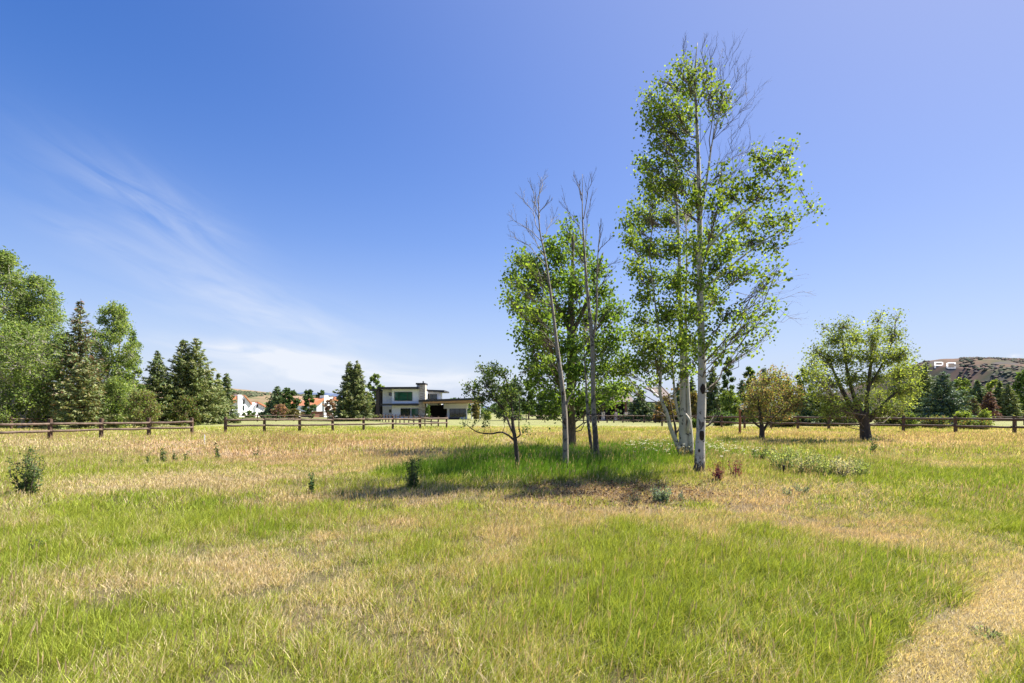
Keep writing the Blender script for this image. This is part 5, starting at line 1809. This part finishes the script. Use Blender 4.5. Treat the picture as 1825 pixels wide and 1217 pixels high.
x, y = pxy(1396.5, 12.2)
zg = float(gz(x, y))
root = thing('path_light', 'small black garden light on a spike right of the red shrubs', 'garden light', (x, y, zg))
b = MB()
b.tube(np.array([[x, y, zg - 0.05], [x, y, zg + 0.15]]), [0.008, 0.014], 8)
b.build('spike', M['black'], root, origin=(x, y, zg))
b = MB()
b.tube(np.array([[x, y, zg + 0.12], [x + 0.003, y, zg + 0.19], [x + 0.005, y, zg + 0.235], [x + 0.005, y, zg + 0.25]]), [0.02, 0.026, 0.034, 0.03], 12)
b.build('lamp_head', M['black'], root, origin=(x, y, zg))


def weed(name, label, px, py, hpx, wpx, cols, stems=4, leaves=120, leaf=0.03, group=None, cat='plant', shape=QUAD, head=None, tw='dark_twig', taper=0.7):
    d = CH * F / (py - HZ)
    x, y = pxy(px, d)
    zg = float(gz(x, y))
    base = (x, y, zg)
    H = hpx / F * d
    W = wpx / F * d / 2
    root = thing(name, label, cat, base, group)
    tb, cb = MB(), MB()
    for s_ in range(stems):
        a = rng.random() * 6.28
        r_ = W * (rng.random() ** 0.6) * (1 if stems > 1 else 0.1)
        hh = H * (0.62 + 0.38 * rng.random()) if s_ else H
        e = np.array([x + math.cos(a) * r_, y + math.sin(a) * r_, zg + hh])
        p = curve([x + math.cos(a) * r_ * 0.3, y + math.sin(a) * r_ * 0.3, zg - 0.03], e, 0.08, 0.05, 6)
        tb.tube(p, np.linspace(0.004 + 0.006 * H, 0.002, 6), 5, cap=False)
        n_ = max(4, leaves // stems)
        t_ = rng.random(n_) * 0.92 + 0.08
        i_ = np.clip((t_ * 5).astype(int), 0, 4)
        c = p[i_] + (p[i_ + 1] - p[i_]) * (t_ * 5 - i_)[:, None]
        out = rand_dirs(n_)
        out[:, 2] = np.abs(out[:, 2]) * 0.4
        c = c + out * (leaf * 0.9 + 0.12 * W * (1.1 - taper * t_))[:, None]
        add_leaves(cb, c, leaf * (0.6 + 0.6 * rng.random(n_)) * (1.15 - 0.5 * t_), leaf_cols(n_, cols, 0.3), shape, 0.2, out / np.linalg.norm(out, axis=1)[:, None], 0.7)
        if head:
            c = e + rng.normal(size=(10, 3)) * 0.012
            add_leaves(cb, c, 0.014, leaf_cols(10, [head], 0.2), HEX)
    tb.build('stem', M[tw], root, origin=base)
    cb.build('leaves', M['leaf'], root, origin=base)
    return root


W_G = [(0.10, 0.15, 0.055), (0.14, 0.20, 0.075), (0.07, 0.11, 0.045)]
W_SAGE = [(0.17, 0.24, 0.18), (0.12, 0.18, 0.13), (0.24, 0.31, 0.25)]
W_RED = [(0.17, 0.012, 0.075), (0.11, 0.012, 0.05), (0.23, 0.03, 0.10)]
weed('shrub', 'dark green leafy shrub with several upright stems at far left of the meadow', 47, 884, 86, 60, W_G, 15, 1300, 0.034, cat='shrub')
GW = 'small weeds standing in the dry meadow'
weed('weed_plant', 'tallest of the four dark weeds clustered below the left fence end', 291, 826, 30, 13, W_G, 4, 150, 0.045, GW)
weed('weed_plant', 'leftmost small thin weed of the four below the left fence end', 264, 828, 20, 8, W_G, 2, 60, 0.04, GW)
weed('weed_plant', 'third weed from the left below the left fence end, narrow', 311, 824, 20, 9, W_G, 3, 70, 0.04, GW)
weed('weed_plant', 'rightmost of the four dark weeds below the left fence end', 329, 824, 18, 12, W_G, 3, 70, 0.04, GW)
weed('weed_plant', 'dark weed with round heads right of the white marker stake', 391, 820, 30, 14, W_G, 4, 130, 0.045, GW, head=(0.06, 0.05, 0.04))
weed('weed_plant', 'small weed alone in the reddish grass right of the stake', 455, 814, 16, 9, W_G, 3, 50, 0.045, GW)
weed('weed_plant', 'faint thin weed left of the group of four dark weeds', 213, 838, 20, 12, W_G, 3, 60, 0.035, GW)
weed('mullein', 'single upright narrow green stalk left of the shadowed grass', 555, 884, 42, 9, [(0.09, 0.15, 0.06), (0.06, 0.11, 0.04)], 1, 130, 0.04, cat='plant')
weed('shrub', 'dark bushy thistle at the left tip of the tree shadow', 737, 874, 56, 32, W_G, 8, 700, 0.035, cat='shrub')
weed('shrub', 'dark red leaved shrub directly right of the tallest aspen foot', 1278, 862, 36, 34, W_RED, 14, 650, 0.022, 'red leaved shrubs', 'shrub')
weed('shrub', 'second dark red shrub, farther right from the tallest aspen', 1311, 856, 32, 34, W_RED, 14, 600, 0.022, 'red leaved shrubs', 'shrub')
weed('sagebrush', 'bluish silver sage clump in the bare ground left of the tallest aspen', 1176, 897, 30, 40, W_SAGE, 22, 1000, 0.026, cat='shrub', taper=0.2)
weed('sagebrush', 'smaller silver sage tuft right next to the bluish sage clump', 1216, 893, 18, 16, W_SAGE, 7, 130, 0.02, cat='shrub', taper=0.2)
weed('sagebrush', 'grey sage patch below the black garden light', 1402, 887, 16, 16, W_SAGE, 8, 140, 0.02, cat='shrub', taper=0.2)
weed('sagebrush', 'wide grey sage patch right of the one below the garden light', 1428, 882, 18, 34, W_SAGE, 12, 240, 0.02, cat='shrub', taper=0.2)
weed('sagebrush', 'dusky grey sage clump left of the bluish sage, in tree shade', 1128, 902, 26, 34, [(0.10, 0.11, 0.085), (0.15, 0.16, 0.13)], 10, 260, 0.02, cat='shrub', taper=0.2)
weed('young_tree', 'thin leafy sapling standing low in front of the willow trunk right side', 1559, 808, 36, 16, W_G + [(0.11, 0.16, 0.05)], 4, 170, 0.05, cat='sapling')
GP = 'pale leafy weeds right of the red shrubs'
PALE = [(0.28, 0.35, 0.15), (0.36, 0.42, 0.22), (0.21, 0.27, 0.10)]
PW = [(0.55, 0.49, 0.42), (0.36, 0.40, 0.22), (0.52, 0.48, 0.38)]
weed('weed_plant', 'leafy green weed clump directly above the black garden light', 1400, 842, 46, 70, PALE, 26, 1500, 0.034, GP)
weed('weed_plant', 'tall pale fluffy weed left one right of the garden light', 1437, 848, 44, 52, PW + PALE, 26, 1300, 0.028, GP)
weed('weed_plant', 'green weed between the two pale fluffy weed clumps', 1468, 852, 38, 50, PALE, 24, 1200, 0.03, GP)
weed('weed_plant', 'whitish fluffy weed clump rightmost of the pale weeds', 1500, 854, 44, 54, PW, 26, 1300, 0.026, GP)
weed('weed_plant', 'green leafy weed at the right end of the pale weed row', 1530, 852, 34, 44, PALE, 24, 1100, 0.03, GP)
weed('weed_plant', 'dark green leafy weed between red shrubs and garden light, farther back', 1352, 822, 26, 36, [(0.07, 0.13, 0.04), (0.10, 0.16, 0.05)], 12, 420, 0.04, GP)
weed('weed_plant', 'dark weedy tuft near the lower left edge of the meadow', 65, 985, 28, 26, W_G + [(0.1, 0.15, 0.05)], 5, 90, 0.025, GW)
weed('weed_plant', 'flat green weed patch on the dry bare spot at lower right', 1758, 1133, 11, 60, [(0.17, 0.25, 0.09), (0.22, 0.31, 0.12)], 30, 500, 0.011, cat='plant', taper=0.1)

# white yarrow around the aspens
b = MB()
spots = []
for (px, py, rx, ry, n_) in ((1165, 796, 30, 9, 70), (1200, 815, 40, 10, 45), (1280, 805, 40, 9, 110), (1305, 818, 35, 8, 30), (1130, 797, 16, 6, 30), (1150, 810, 30, 8, 24), (1240, 798, 25, 8, 25), (1335, 812, 20, 8, 12), (1120, 815, 20, 6, 8)):
    for k in range(int(n_ * 0.5)):
        u_ = px + rng.normal() * rx * 0.6
        v_ = py + rng.normal() * ry * 0.6
        d = CH * F / max(25, v_ + 12 - HZ)
        x, y = pxy(u_, d)
        spots.append((x, y))
for (x, y) in spots:
    zg = float(gz(x, y))
    h_ = rng.uniform(0.32, 0.52)
    lx, ly = rng.normal(size=2) * 0.04
    b.add([[x - 0.004, y, zg], [x + 0.004, y, zg], [x + lx, y + ly, zg + h_]], [[0, 1, 2]], (0.12, 0.17, 0.06))
    n_ = 7
    c = np.array([x + lx, y + ly, zg + h_]) + rng.normal(size=(n_, 3)) * np.array([0.022, 0.022, 0.006])
    add_leaves(b, c, rng.uniform(0.008, 0.018, n_), leaf_cols(n_, [(0.6, 0.59, 0.52)], 0.1), HEX, 1.5)
o = b.build('wildflowers', M['grass'])
tag(o, 'white yarrow flowers scattered in the green grass around the forked aspen', 'wildflowers', kind='stuff')

# dead leaves and bark litter on the bare ground under the trees
b = MB()
n_ = 5000
px = rng.normal(1100, 110, n_)
py = rng.normal(880, 14, n_)
d = CH * F / np.clip(py - HZ, 60, 400)
x = (px - 912.5) / F * d
c = np.stack([x, d, gz(x, d) + 0.02 + 0.05 * rng.random(n_)], 1)
add_leaves(b, c, rng.uniform(0.012, 0.03, n_), leaf_cols(n_, [(0.16, 0.10, 0.06), (0.24, 0.17, 0.11), (0.09, 0.06, 0.04)], 0.3), QUAD, 0.8)
o = b.build('leaf_litter', M['grass'])
tag(o, 'brown dead leaves and bark litter on the bare ground below the aspens', 'litter', kind='stuff')
